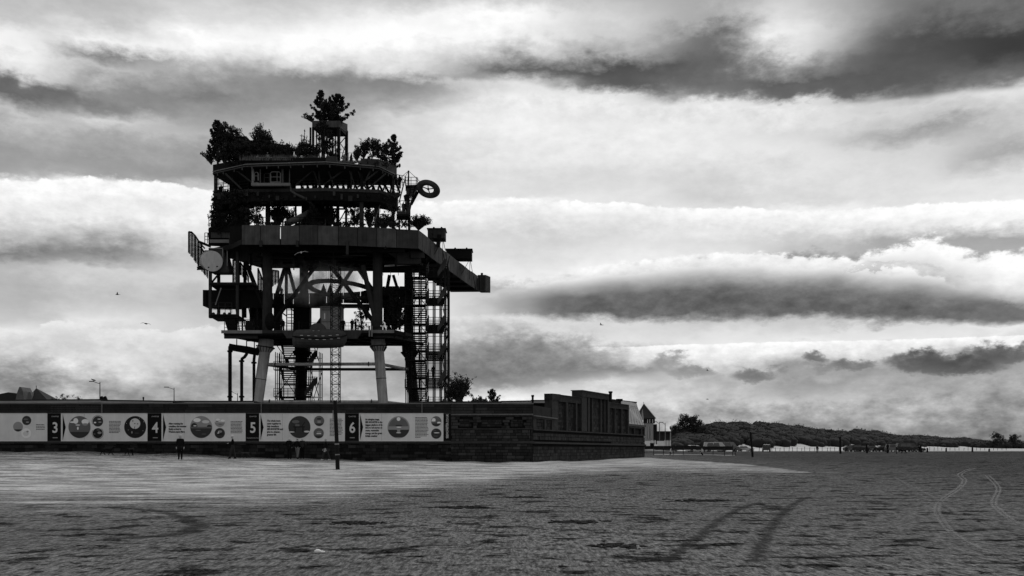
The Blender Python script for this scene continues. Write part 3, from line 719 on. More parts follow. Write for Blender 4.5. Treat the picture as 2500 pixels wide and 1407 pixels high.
para(r, 805, 837, 1023.5, 1064, 13, .5, 5)
number_board(843, 877, '6', 'dark hoarding panel bearing the big pale numeral six')
r = board(877, 1083, 'pale hoarding panel with text about an almighty stage', 'banner')
letters('headline', 'An almighty stage,\nSEE MONSTER is the\nbiggest platform of its\nkind to tell stories of:\nreuse, renewable\nenergy, and the great\nBritish weather', 892, 1026.2, 5.9, r, 'ink', .008, spacing=1.14, squeeze=.80)
Print(r).disc(973, 1043.6, 27, 'g3').disc(973, 1043.6, 24, 'g2', .1, 9).ell(973, 1023.5, 4.6, 4.6, 'g4').disc(973, 1043.6, 26.8, 'g1', -.9, -.22).rect(969.5, 1045, 977, 1057, 'g3').rect(966, 1038, 981, 1039.6, 'ink').ell(974, 1043.5, 6, 1.4, 'g4').ell(973, 1057, 6, .9, 'g4').done()
Print(r).disc(1065, 1029, 12.6, 'g2').ell(1059, 1025, 4.5, 4, 'g4').ell(1058, 1028, 6, 1.5, 'g4').ell(1072, 1033, 5, 3, 'g4').disc(1065, 1029, 12.3, 'g1', -1, -.4).done()
Print(r).disc(1065, 1059, 12.6, 'g1').ell(1066, 1057, 7, 1.1, 'g4').ell(1064, 1065, 6, 1, 'g2').ell(1060, 1052, 5, .8, 'g2').done()
para(r, 1013.6, 1046, 1020, 1068, 15, .4, 6)
r = board(1083, 1101, 'narrow dark end panel of the hoarding with an upright web address', 'bdark')
letters('web_address', 'SEEMONSTER.CO.UK', 1094.5, 1070.5, 7.6, r, 'pale', .004, 'LEFT', math.pi / 2, squeeze=.83)
b = MB(); b.slab([P(1086.5, 1036, HB - .066), P(1087.6, 1036, HB - .066), P(1087.6, 1052, HB - .066), P(1086.5, 1052, HB - .066)], (0, .003, 0)); b.build('small_print', 'g2', r)

# ------------------------------------------------------------------ pavilion on the return wall
pav = empty('bathing_pavilion', RP(.5, .5), 'dark stone pavilion with tall blind bays and stepped parapet', 'building')
def rslab(name, p0, p1, tops, bots, out0, out1, m, parent=pav):
    """a piece of the return wall between photo columns p0 and p1; heights by photo rows at both ends"""
    t0, t1 = ret(p0), ret(p1); za, zb = rzp(p0, tops[0]), rzp(p1, tops[1])
    ya, yb = (rzp(p0, bots[0]) if bots else -1.0), (rzp(p1, bots[1]) if bots else -1.0)
    b = MB(); vs = [RP(t0, ya, out0), RP(t1, yb, out0), RP(t1, zb, out0), RP(t0, za, out0), RP(t0, ya, out1), RP(t1, yb, out1), RP(t1, zb, out1), RP(t0, za, out1)]
    b.add(vs, [(3, 2, 1, 0), (4, 5, 6, 7), (0, 1, 5, 4), (1, 2, 6, 5), (2, 3, 7, 6), (3, 0, 4, 7)]); return b.build(name, m, parent)
def rstones(p0, p1, tops, bots, out, m_list, seed, course=.3, ln=.62, skipz=None):
    rnd = random.Random(seed); b = MB(); t0, t1 = ret(p0), ret(p1); L = math.hypot(QX, QY)
    zt0, zt1 = rzp(p0, tops[0]), rzp(p1, tops[1]); zb0, zb1 = (rzp(p0, bots[0]), rzp(p1, bots[1])) if bots else (-.2, -.2)
    z, row = min(zb0, zb1), 0
    while z < max(zt0, zt1):
        h = course * rnd.uniform(.85, 1.15); s = t0 * L - (ln * .5 if row % 2 else 0)
        while s < t1 * L:
            w = ln * rnd.uniform(.6, 1.4); a, c = max(s, t0 * L) / L, min(s + w, t1 * L) / L; s += w
            f = ((a + c) / 2 - t0) / (t1 - t0); top = zt0 + (zt1 - zt0) * f; bot = zb0 + (zb1 - zb0) * f
            if c - a < .002 or z + h > top + .05 or z < bot - .05: continue
            o = out + rnd.uniform(-.012, .03); b.cur = rnd.choices(range(len(m_list)), [5, 3, 1][:len(m_list)])[0]; g = .014 / L
            vs = [RP(a + g, z, o), RP(c - g, z, o), RP(c - g, z + h - .028, o), RP(a + g, z + h - .028, o)]
            b.slab(vs, RP(0, 0, 0) - RP(0, 0, .15))
        z += h; row += 1
    b.build('stonework', None, pav, mats=m_list, kind='stuff')
G = ['brick', 'stone2', 'stone']
rslab('wall_core', 1299, 1573, (1046, 1062), None, -.06, -.6, 'mortar')
rstones(1300.5, 1573, (1084, 1089), None, .05, ['stone2', 'brick', 'stone'], 31, .28, .6)
rslab('ledge', 1299.5, 1574, (1078.5, 1085.5), (1083, 1089), .18, -.1, 'copdark')
rstones(1300.5, 1573, (1052, 1064), (1078, 1086), .04, G, 32)
rslab('string_course', 1300, 1573.5, (1047.5, 1062), (1050.5, 1064.5), .12, -.1, 'stone')
# low link with two blocked windows
rslab('upper_wall', 1300, 1358, (989.5, 998), (1047.5, 1050), -.12, -.5, 'mortar')
rstones(1300.5, 1346, (1014, 1020), (1048, 1050), -.06, G, 33, .26, .55)
for a, c, y0, y1 in ((1300.5, 1308, 1021, 1048), (1328, 1332.5, 1024, 1049), (1354, 1358, 1026, 1050.5)): rslab('pier', a, c, (y0 - 1, y0), (y1, y1), .05, -.1, 'brick')
rslab('lintel', 1300.5, 1358, (1016, 1024), (1021, 1028), .05, -.1, 'stone')
rslab('string_course', 1300, 1358, (1013.4, 1021), (1016.2, 1024), .12, -.1, 'coping')
rslab('parapet', 1300.2, 1358, (990, 998), (1013.2, 1021), .03, -.3, 'stone2')
# three blind-bay blocks with piers
rslab('bay_wall', 1346.5, 1417, (972, 979), (1050, 1053.5), -.22, -.6, 'brick')
rslab('bay_wall', 1430, 1484, (966, 973), (1053, 1058), -.16, -.6, 'brick')
rslab('bay_wall', 1485, 1533.5, (990, 995), (1057.5, 1061), -.22, -.6, 'brick')
rslab('bay_wall', 1533.5, 1573, (1042, 1046), (1060.5, 1063), -.22, -.6, 'brick')
for a, c, y, y2 in ((1346, 1361, 975, 1051), (1381.6, 1384.6, 980, 1052), (1404.8, 1407.8, 982, 1053.5), (1444, 1446.6, 968, 1055), (1465, 1467.6, 972, 1056.5), (1474.7, 1476.6, 974, 1057.3), (1499.7, 1501.8, 996, 1059), (1516, 1518, 998, 1060), (1531.8, 1534.5, 996, 1061), (1547, 1548.6, 1046, 1062), (1564.6, 1567, 1048, 1063), (1571.5, 1573.3, 1046, 1063)):
    rslab('pier', a, c, (y, y), (y2, y2), .06, -.25, 'brick')
for a, c, y, y2 in ((1417, 1430, 966, 1053.5), (1433, 1437, 967, 1054), (1481, 1485.5, 973, 1057.5)): rslab('pier', a, c, (y, y), (y2, y2), .12, -.25, 'brick')
rslab('parapet', 1361, 1417, (965, 971.5), (980, 986), .05, -.4, 'brick')
rslab('corner_pier_cap', 1345.5, 1366, (961, 963), (976, 977), .10, -.6, 'stone2')
rslab('coping', 1366, 1417, (964, 970.5), (965.2, 971.7), .14, -.5, 'copdark')
rslab('parapet', 1416.8, 1485.5, (953.5, 964.5), (968.5, 977), .16, -.8, 'brick')
rslab('coping', 1416.3, 1486, (952.3, 963.3), (953.8, 964.8), .22, -.9, 'coping')
rslab('parapet', 1485.5, 1534.2, (984, 989.5), (996, 1001), .05, -.4, 'brick')
rslab('coping', 1485.5, 1534.2, (982.8, 988.5), (984.2, 989.7), .12, -.5, 'copdark')
rslab('lintel', 1533.5, 1573, (1040, 1043.5), (1044.5, 1048), .06, -.2, 'stone2')
rstones(1346.5, 1381, (982, 984), (1050, 1052), -.18, ['brick', 'stone2', 'stone3'], 34, .24, .5)
rstones(1385, 1416, (986, 988), (1052, 1053.5), -.18, ['brick', 'stone2', 'stone3'], 35, .24, .5)
rstones(1447, 1484, (976, 980), (1055, 1057), -.12, ['brick', 'stone2', 'stone3'], 36, .26, .55)
rstones(1486, 1532, (999, 1003), (1058, 1060.5), -.18, ['brick', 'stone2', 'stone3'], 37, .28, .6)
# side face of the tall blocks, towards the sea wall
for p0, y0, y1, d in ((1346.3, 962, 1048, 5), (1416.9, 953, 972, 4), (1485.4, 985, 1000, 3)):
    t0 = ret(p0); b = MB(); z0, z1 = rzp(p0, y1), rzp(p0, y0) - .05
    b.slab([RP(t0, z0, .04), RP(t0, z1, .04), RP(t0, z1, .04) + Vector((.05 * d, d, 0)), RP(t0, z0, .04) + Vector((.05 * d, d, 0))], RP(.012, 0, 0) - RP(0, 0, 0)); b.build('side_wall', 'stone2', pav)
# seamed metal roof slope at the far end: solid wedge, then standing seams
lowA, lowB = P(1533, 1034.5, 106.3), P(1573, 1038.5, 111.3); hiA, hiB = P(1528, 989, 107.6), P(1556.5, 993, 113.0)
b = MB(); b.slab([lowA, lowB, hiB, hiA], (0, .05, -.12)); b.build('metal_roof', 'zinc', pav)
for k in range(6):
    f = (k + .5) / 6; b = MB(); b.bar(lowA.lerp(lowB, f) + Vector((0, -.03, .03)), hiA.lerp(hiB, f) + Vector((0, -.03, .03)), .04, .04); b.build('roof_seam', 'zinc', pav)
b = MB(); b.bar(lowA + Vector((-.1, -.1, -.12)), lowB + Vector((.1, -.1, -.12)), .22, .22); b.build('gutter', 'coping', pav)
b = MB(); b.slab([P(1517, 988.6, 107), hiB, P(1554, 984, 113.2), P(1514.5, 978.5, 107.2)], (0, .3, 0)); b.build('roof_band', 'zinc', pav)
q0, q1 = P(1484, 976, 104), P(1555, 984, 113.1); b = MB(); b.slab([q0, q1, q1 + Vector((0, 4, 0)), q0 + Vector((0, 4, 0))], (0, 0, .12)); b.build('flat_roof', 'roof', pav)
b = MB(); b.slab([P(1484, 977.5, 104.2), P(1516, 980, 107.4), P(1516, 1000, 107.4), P(1484, 998, 104.2)], (0, .3, 0)); b.build('upper_wall', 'stone2', pav)
b = MB(); q = P(1512, 977, 107.2); b.box(q, (.7, .5, .25)); b.build('roof_vent', 'steel', pav)
def stack(px, y0, y1, Y, r, m='steel', label=None):
    root = empty('flue_pipe', P(px, y1, Y), label, 'flue'); b = MB(); a, c = P(px, y1 + 6, Y), P(px, y0, Y); b.tube([a, c], r, 10); b.build('pipe', m, root)
    b = MB(); b.tube([c - Vector((0, 0, .12)), c + Vector((0, 0, .05))], r * 1.35, 10); b.build('cap', m, root); return root
stack(1490.5, 957, 975, 94, .15, label='black flue pipe behind the tall pavilion block')
stack(1300.5, 966, 979, 86, .10, label='slim black flue pipe on the flat roof left of the pavilion')
b = MB(); q = P(1345, 966.5, 83); b.box(q, (.3, .2, .12)); b.box(q + Vector((.2, 0, 0)), (.3, .06, .06))
tag(b.build('floodlight', 'steel', origin=q), 'small floodlight on the left edge of the pavilion parapet', 'floodlight')
# flat pool building behind the wall: pale roof edge showing above the coping
pool = empty('pool_building', (-20, 84, 0), 'low flat-roofed building with pale roof edge behind the sea wall', 'building')
def flat(p0, p1, ya, yb, Y, name_m='zinc', dep=5):
    b = MB(); a, c = P(p0, ya[0], Y), P(p1, ya[1], Y); h = (ya[2] - ya[0]) * Y / F
    b.slab([a, c, c - Vector((0, 0, h)), a - Vector((0, 0, h))], (0, .12, 0)); b.build('roof_edge', name_m, pool)
    b = MB(); b.slab([a + Vector((0, -.05, .03)), c + Vector((0, -.05, .03)), c + Vector((0, dep, .03)), a + Vector((0, dep, .03))], (0, 0, .07)); b.build('roof', 'roof', pool)
    b = MB(); b.slab([a + Vector((0, .3, -h)), c + Vector((0, .3, -h)), Vector((c.x, c.y + .3, .2)), Vector((a.x, a.y + .3, .2))], (0, .2, 0)); b.build('wall', 'mortar', pool)
flat(-40, 246, (979.5, 977.5, 985), None, 82)
flat(246, 420, (979, 981.5, 987), None, 80)
flat(420, 618, (981.5, 981.5, 986.5), None, 83)
flat(1222, 1296, (981.8, 980.5, 985), None, 86); flat(1296, 1346, (979.3, 979.3, 984), None, 88)
b = MB(); a, c = P(1100, 982.5, 79), P(1345, 996, 79); b.bar(P(1000, 983.5, 79), P(1225, 982.5, 79), .12, .2); b.build('roof', 'roof', pool)

# ------------------------------------------------------------------ the converted offshore platform
plat = empty('offshore_platform', (-24, 122, 0), 'towering dark steel offshore platform on four battered legs behind the wall', 'platform')
def beam(name, p, q, w, h=None, m='steel', par=None): b = MB(); b.bar(p, q, w, h); return b.build(name, m, par or plat)
def pipe(name, pts, r, m='steel', par=None, n=12): b = MB(); b.tube(pts, r, n); return b.build(name, m, par or plat, smooth=False)
def plan(pts): return [((px - HX) / F * Y, Y) for px, Y in pts]
def deck(name, pts, z0, z1, m='steel', par=None): b = MB(); b.prism(plan(pts), z0, z1); return b.build(name, m, par or plat)
def plate(name, pts, th=.12, m='fascia', par=None): b = MB(); b.slab(pts, (0, th, 0)); return b.build(name, m, par or plat)

# legs: battered pile, flared collar, sleeve; dark pair behind
def leg(p0, p1, Y, m, rr):
    k = Y / F; a, c = P(p0[0], p0[1], Y), P(p1[0], p1[1], Y); o = pipe('leg', [a, c], [rr * .95, rr], m, n=20)
    d = (c - a).normalized(); e = c + d * (11 * k)
    b = MB(); b.tube([c - d * .05, e], [rr, rr * 1.55], 20); b.build('collar', m, o)
    b = MB(); b.tube([e, e + d * .12], rr * 1.72, 20); b.build('flange', 'steel', o)
    b = MB()
    for i in range(16):
        an = 6.283 * i / 16; q = Vector((math.cos(an), math.sin(an), 0)); b.bar(c + q * rr * 1.02 + d * .02, e + q * rr * 1.6, .05, .16)
    b.build('gusset', 'steel2' if m == 'leg' else 'steel', o)
    b = MB(); b.tube([e + d * .12, e + d * 1.1], [rr * 1.42, rr * 1.36], 20); b.build('sleeve', m, o)
    # weld rings
    b = MB()
    for f in (.25, .5, .75): q = a.lerp(c, f); b.tube([q - d * .04, q + d * .04], rr * 1.02, 20)
    b.build('weld_ring', 'steel2' if m == 'leg' else 'steel', o); return o
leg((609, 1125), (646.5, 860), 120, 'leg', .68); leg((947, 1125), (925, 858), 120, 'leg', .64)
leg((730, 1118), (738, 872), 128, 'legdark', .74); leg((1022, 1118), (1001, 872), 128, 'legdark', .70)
# horizontal pipes between the legs
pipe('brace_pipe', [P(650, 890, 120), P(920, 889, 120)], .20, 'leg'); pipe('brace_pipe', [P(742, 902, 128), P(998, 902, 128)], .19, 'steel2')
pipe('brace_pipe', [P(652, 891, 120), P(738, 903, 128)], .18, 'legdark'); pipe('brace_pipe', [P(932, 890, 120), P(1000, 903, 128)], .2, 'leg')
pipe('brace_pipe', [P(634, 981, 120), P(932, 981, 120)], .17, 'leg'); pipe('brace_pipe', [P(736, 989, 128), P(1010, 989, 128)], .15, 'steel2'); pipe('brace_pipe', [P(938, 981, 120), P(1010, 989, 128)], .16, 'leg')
for px, py in ((900, 889), (672, 890), (907, 981), (658, 981)):
    b = MB(); c = P(px, py, 120); b.tube([c - Vector((.05, 0, 0)), c + Vector((.05, 0, 0))], .29, 14); b.build('pipe_flange', 'steel2', plat)

# cellar deck
Zc0, Zc1 = 14.9, 15.9
deck('cellar_deck', [(546, 116.6), (968, 116.2), (1008, 120.5), (1004, 127), (664, 127), (600, 121)], Zc0 + .45, Zc1 - .02)
for a, c, Y0, Y1, m in ((540, 640, 116.4, 116.4, 'edge'), (640, 908, 116.4, 116.1, 'steel2'), (908, 962, 116.1, 116.0, 'edge'), (962, 1010, 116.0, 120.4, 'steel2')):
    z = Zc1; plate('deck_edge', [Vector(((a - HX) / F * Y0, Y0, z)), Vector(((c - HX) / F * Y1, Y1, z)), Vector(((c - HX) / F * Y1, Y1, z - .38)), Vector(((a - HX) / F * Y0, Y0, z - .38))], .1, m)
beam('edge_girder', P(548, 820, 117), P(630, 820, 117), .35, .7, 'steel2'); beam('edge_girder', P(912, 817, 116.8), P(962, 817, 116.8), .35, .8, 'steel2'); beam('edge_girder', P(962, 817, 116.8), P(1008, 828, 120.8), .35, .8, 'steel2')
for px in (560, 600, 690, 715, 760, 800, 850, 890, 950): beam('joist', Vector(((px - HX) / F * 117, 117, Zc0 + .36)), Vector(((px - HX) / F * 117 + 3.2, 126.8, Zc0 + .36)), .25, .3)
for Y in (118.5, 121.5, 124.5, 126.9): beam('cross_girder', Vector(((548 - HX) / F * 117 + .33 * (Y - 117), Y, Zc0 + .34)), Vector(((996 - HX) / F * Y, Y, Zc0 + .34)), .3, .26)
# trapezoid skirt plates beside the lifeboat
plate('skirt_plate', [P(686, 806, 115.7), P(716, 807, 115.7), P(716, 826, 115.7), P(700, 826, 115.7)], .08, 'fascia'); plate('skirt_plate', [P(842, 806, 115.7), P(886, 806, 115.7), P(873, 827, 115.7), P(842, 827, 115.7)], .08, 'fascia')
for px in (902, 908): beam('hanger_post', P(px, 796, 115.6), P(px, 822, 115.6), .16, m='edge')
railing([P(560, 806, 116.7), P(640, 806, 116.7)], 1.25, plat, 'steel', 1.1, 3, .04, bars=.35)
railing([P(548, 808, 117.2), P(600, 812, 120.5)], 1.25, plat, 'steel', 1.1, 3, .04)
railing([P(672, 812, 118), P(780, 812, 118)], 1.2, plat, 'steel', 1.1, 3, .035); railing([P(832, 812, 118), P(906, 812, 118)], 1.2, plat, 'steel', 1.1, 3, .035, bars=.3)
railing([P(936, 806, 116.6), P(968, 806, 116.6), P(1006, 818, 120.6)], 1.2, plat, 'steel', 1.1, 3, .035)
railing([P(680, 838, 126.6), P(1000, 838, 126.6)], 1.2, plat, 'steel', 1.3, 3, .035)

# columns and braces, cellar deck to main deck
for px, Y, r, m in ((653, 119.6, .60, 'steel2'), (922, 119.6, .62, 'steel2'), (742, 127.6, .58, 'steel'), (997, 127.6, .55, 'steel')):
    pipe('column', [Vector(((px - HX) / F * Y, Y, Zc1 - .1)), Vector(((px - HX) / F * Y, Y, 26.3))], r, m, n=16)
def diag(a, c, Y0, Y1, r, m='steel'): pipe('diagonal_brace', [P(a[0], a[1], Y0), P(c[0], c[1], Y1)], r, m)
diag((672, 782), (772, 648), 119.4, 119.4, .25); diag((806, 648), (912, 786), 119.4, 119.4, .27, 'steel'); diag((886, 648), (918, 790), 119.2, 119.4, .31, 'steel2')
diag((695, 655), (668, 745), 127, 127, .27, 'steel2'); diag((699, 655), (699, 745), 127, 127, .22, 'steel'); diag((704, 655), (724, 728), 127, 127, .25, 'steel2')
diag((862, 655), (820, 718), 127, 127, .25, 'steel2'); diag((874, 655), (916, 718), 127, 127, .27, 'steel2')
diag((951, 672), (937, 750), 127, 127, .23, 'steel'); diag((960, 672), (975, 720), 127, 127, .2, 'steel')
diag((600, 640), (652, 772), 121, 119.6, .27, 'steel'); diag((640, 648), (660, 760), 127, 120, .2, 'steel')
b = MB(); b.blob(P(918, 786, 119.3), (.66, .6, 1.3), 10, 6); b.build('brace_node', 'steel2', plat); b = MB(); b.blob(P(659, 786, 119.3), (.66, .6, 1.2), 10, 6); b.build('brace_node', 'steel', plat)

# suspended ring with cables
rc = P(836, 708, 123.5); R0 = 3.95; n = 56; b = MB(); rot = Euler((math.radians(-5), math.radians(5), 0)).to_matrix()
ring = [[rc + rot @ Vector((r * math.cos(6.28318 * k / n), r * math.sin(6.28318 * k / n), z)) for r, z in ((R0, -.22), (R0 + .5, -.22), (R0 + .5, .22), (R0, .22))] for k in range(n)]
b.add([p for s in ring for p in s], [(k * 4 + j, k * 4 + (j + 1) % 4, ((k + 1) % n) * 4 + (j + 1) % 4, ((k + 1) % n) * 4 + j) for k in range(n) for j in range(4)])
ringo = b.build('ring_walkway', 'steel2', plat)
for k in range(0, n, 5):
    p = ring[k][2]; b = MB(); b.tube([p, Vector((p.x, p.y, 26.1))], .018, 4); b.build('cable', 'steel', ringo)
# curved parapet of the middle deck behind the ring, in panels with slits between
edges = [(640, 714, 743), (667, 716, 743), (694, 717, 744), (716, 716, 745), (755, 716, 746), (797, 716, 742), (838, 715, 740), (880, 712, 741), (912, 704, 742), (940, 699, 746), (975, 699, 748), (1004, 700, 748)]
for (a, y0, y1), (c, u0, u1) in zip(edges[:-1], edges[1:]):
    Y = 129 - 1.0 * abs((a + c) / 2 - 825) / 180; plate('parapet_panel', [P(a + .7, y0, Y), P(c - .7, u0, Y), P(c - .7, u1, Y), P(a + .7, y1, Y)], .12, 'steel2' if a > 900 else 'steel')
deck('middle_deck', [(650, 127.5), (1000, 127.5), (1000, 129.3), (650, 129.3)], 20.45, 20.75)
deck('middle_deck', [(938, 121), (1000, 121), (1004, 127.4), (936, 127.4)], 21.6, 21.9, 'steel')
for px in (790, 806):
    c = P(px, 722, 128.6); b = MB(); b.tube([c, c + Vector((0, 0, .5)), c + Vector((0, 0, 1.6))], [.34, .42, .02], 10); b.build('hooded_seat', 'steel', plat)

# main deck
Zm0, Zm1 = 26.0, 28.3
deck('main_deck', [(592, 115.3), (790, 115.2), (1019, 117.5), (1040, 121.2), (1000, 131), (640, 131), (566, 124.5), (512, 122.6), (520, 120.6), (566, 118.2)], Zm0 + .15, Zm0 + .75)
wing = [(1019.5, 117.6), (1041, 121.1), (1080, 128.9), (1115, 136.5), (1165, 148.9), (1184, 149.6), (1100, 150.6), (1004, 131)]
deck('wing_deck', wing, Zm0 + .12, Zm0 + .6)
pe = [590, 636, 684, 730.5, 776, 826, 873, 920, 968, 1021]
def fyd(px): return 115.0 if px <= 790 else 115 + (px - 790) / 231 * 2.3
for i, (a, c) in enumerate(zip(pe[:-1], pe[1:])):
    g0, g1 = (.75, .75)
    if abs(a - 684) < 1: g0 = 1.6
    ya, yc = fyd(a), fyd(c); xa, xc = (a + g0 - HX) / F * ya, (c - g1 - HX) / F * yc
    jig = RND.uniform(-.05, .05)
    o = plate('fascia_panel', [Vector((xa, ya, Zm1 + jig)), Vector((xc, yc, Zm1 + jig)), Vector((xc, yc, Zm0)), Vector((xa, ya, Zm0))], .14, 'fasciaL' if i % 3 == 1 or i < 3 else 'fascia')
    b = MB(); b.bar(Vector((xa + (.06 if g0 > 1 else 0), ya + .16, Zm0)), Vector((xa + (.06 if g0 > 1 else 0), ya + .16, Zm1)), .14); b.build('stiffener', 'steel', o)
for px in (637, 726, 848): beam('bracket', P(px, 588, fyd(px) - .1), P(px, 603 if px < 840 else 622, fyd(px) - .1), .3, .3, 'steel2')
se = [(1021, 117.3), (1032, 119.1), (1042, 121), (1051, 122.8), (1061, 124.8), (1071, 126.8), (1081, 128.8), (1090, 130.7), (1099, 132.6), (1108, 134.6), (1116, 136.4), (1125, 138.6), (1134, 140.8), (1142, 142.8), (1151, 145), (1159, 147), (1166, 148.8)]
for i, ((a, ya), (c, yc)) in enumerate(zip(se[:-1], se[1:])):
    xa, xc = (a - HX) / F * ya, (c - HX) / F * yc; d = Vector((xc - xa, yc - ya, 0)).normalized() * .05; jig = RND.uniform(-.04, .04)
    p = [Vector((xa, ya, Zm1 + jig)) + d, Vector((xc, yc, Zm1 + jig)) - d, Vector((xc, yc, Zm0 + .05)) - d, Vector((xa, ya, Zm0 + .05)) + d]
    b = MB(); b.slab(p, (-.12, .03, 0)); b.build('fascia_panel', 'fasciaL' if i in (7, 3, 12) else 'fascia', plat)
# wing end box
xa = (1166 - HX) / F * 148.8; b = MB(); b.prism([(xa, 148.7), (xa + 1.25, 148.7), (xa + 1.95, 150.4), (xa + .5, 150.4)], Zm0 - .05, Zm1 + .15); b.build('end_box', 'fascia', plat)
for f in (.25, .55, .8): b = MB(); b.box((xa + 1.25 * f, 148.66, 27.2), (.06, .06, 2.2)); b.build('stiffener', 'steel', plat)
b = MB(); b.box((xa + .65, 149.3, Zm1 + .35), (.35, .3, .4)); b.build('vent_box', 'steel', plat)
b = MB(); xe = (1100 - HX) / F * 150.6; b.slab([Vector((xe, 150.6, Zm0 + .1)), Vector((xa + .3, 150.4, Zm0 + .1)), Vector((xa + .3, 150.4, Zm1)), Vector((xe, 150.6, Zm1))], (0, .12, 0)); b.build('fascia_panel', 'fascia', plat)
for i in range(7):
    f = (i + .5) / 7; y = 120 + 29 * f; xr = lerp_tab([(s[1], (s[0] - HX) / F * s[1]) for s in se], y); xl = lerp_tab([(118, xr - 3), (131, (1004 - HX) / F * 131), (150.6, xe)], y)
    beam('wing_joist', Vector((xl, y, Zm0 - .05)), Vector((xr - .1, y, Zm0 - .05)), .22, .35)
# canopies across the wing, on posts and stays
for (a, c, y0, y1, Y, s) in ((1044, 1086, 559.5, 581.5, 124.5, .0), (1089, 1151.5, 609.5, 631.5, 139, .0)):
    k = Y / F; p0, p1 = P(a, y0, Y), P(c, y0, Y); h = (y1 - y0) * k
    o = plate('canopy_box', [p0, p1, p1 - Vector((0, 0, h)), p0 - Vector((0, 0, h))], 2.4, 'fascia' if Y < 130 else 'steel')
    b = MB(); b.slab([p0 + Vector((-.1, -.12, .02)), p1 + Vector((.12, -.12, .02)), p1 + Vector((.12, 2.6, .02)), p0 + Vector((-.1, 2.6, .02))], (0, 0, .1)); b.build('canopy_roof', 'steel', o)
    for q in (.35, .8): b = MB(); b.blob(p0.lerp(p1, q) + Vector((0, .3, .22)), .14, 8, 5); b.build('roof_light', 'steel2', o)
    e = p1 - Vector((.25, -.1, h))
    for dx, dz in ((-.05, 3.0), (.85, 4.6), (-1.3, 2.4)):
        b = MB(); b.tube([e, e + Vector((dx, .1, -dz))], .035, 5); b.build('stay', 'steel', o)
    b = MB(); b.box(p0.lerp(p1, .68) + Vector((0, -.06, -h * .8)), (.5, .1, h * .35)); b.build('louvre', 'steel', o)
    b = MB(); b.bar(p0 + Vector((.3, .3, -h)), p0 + Vector((.3, .3, -h - 3)), .2); b.build('post', 'steel', o)
b = MB(); c = P(1070, 592, 126); b.box(c, (.5, .5, 1.2)); b.build('locker', 'fascia', plat)
railing([P(1052, 592, 123.2), P(1066, 600, 126.5)], 1.3, plat, 'steel2', .8, 3, .03, bars=.25)
# underside clutter of the right-hand corner
for (p, q, w, h, m) in (((870, 612, 117), (968, 612, 118.5), .5, .5, 'steel'), ((968, 632, 119), (1026, 632, 120), .9, 1.4, 'steel2'), ((930, 640, 121), (1032, 646, 121), .35, .3, 'steel2'), ((1000, 622, 119), (1034, 622, 120), .6, .9, 'steel2')):
    beam('girder', P(*p), P(*q), w, h, m)
pipe('service_pipe', [P(938, 650, 120), P(1028, 644, 120.5)], .12, 'leg')
deck('service_platform', [(930, 120.5), (1010, 120.5), (1010, 124), (930, 124)], 24.3, 24.5); railing([P(935, 673, 120.6), P(1010, 673, 120.6)], 1.1, plat, 'steel', 1, 3, .035)
for Y in (117.5, 120, 122.5, 125, 127.5, 130): beam('deck_girder', Vector(((600 - HX) / F * 117 + .33 * (Y - 117), Y, Zm0 - .15)), Vector(((1000 - HX) / F * 123, Y, Zm0 - .15)), .3, .5)
for px in (640, 700, 760, 820, 880, 940): beam('deck_joist', Vector(((px - HX) / F * 116.5, 116.5, Zm0 - .02)), Vector(((px - HX) / F * 116.5 + 4.2, 130.6, Zm0 - .02)), .25, .35)
b = MB(); b.slab([P(925, 604, 118.2), P(975, 606, 118.6), P(972, 634, 119.2)], (0, .3, 0)); b.build('gusset_plate', 'fascia', plat)

# left tail of the main deck
plate('tail_plate', [P(509, 556, 122.4), P(594, 548, 122.4), P(594, 604, 122.4), P(509, 600, 122.4)], .2, 'steel')
plate('tail_planter', [P(514, 541, 120.9), P(604, 541, 119.4), P(604, 566, 119.4), P(514, 566, 120.9)], .2, 'steel')
for a, c, y0, y1, Y, m in ((515, 540, 560, 581, 121, 'fasciaL'), (541, 560, 560, 581, 120.6, 'fasciaL'), (512, 561, 585, 593, 120.4, 'edge'), (561, 590, 553, 596, 119, 'steel')):
    plate('fascia_panel', [P(a, y0, Y), P(c, y0, Y), P(c, y1, Y), P(a, y1, Y)], .14, m)
beam('bracket', P(563, 583, 119.8), P(563, 607, 119.8), .34, .34, 'steel2')
railing([P(500, 594, 121.5), P(514, 594, 121.3)], 1.3, plat, 'steel', .4, 3, .05); deck('side_step', [(499, 121.2), (516, 121.2), (516, 123), (499, 123)], 26.4, 26.6)
railing([P(510, 553, 121.5), P(522, 553, 121.3)], 1.15, plat, 'steel', .35, 3, .05); railing([P(516, 522, 121.5), P(526, 522, 121.3)], 1.05, plat, 'steel', .35, 3, .05)
deck('side_step', [(508, 121.2), (526, 121.2), (528, 123.2), (509, 123.2)], 28.5, 28.75); deck('side_step', [(515, 121.2), (530, 121.2), (532, 123.2), (516, 123.2)], 30.1, 30.3)

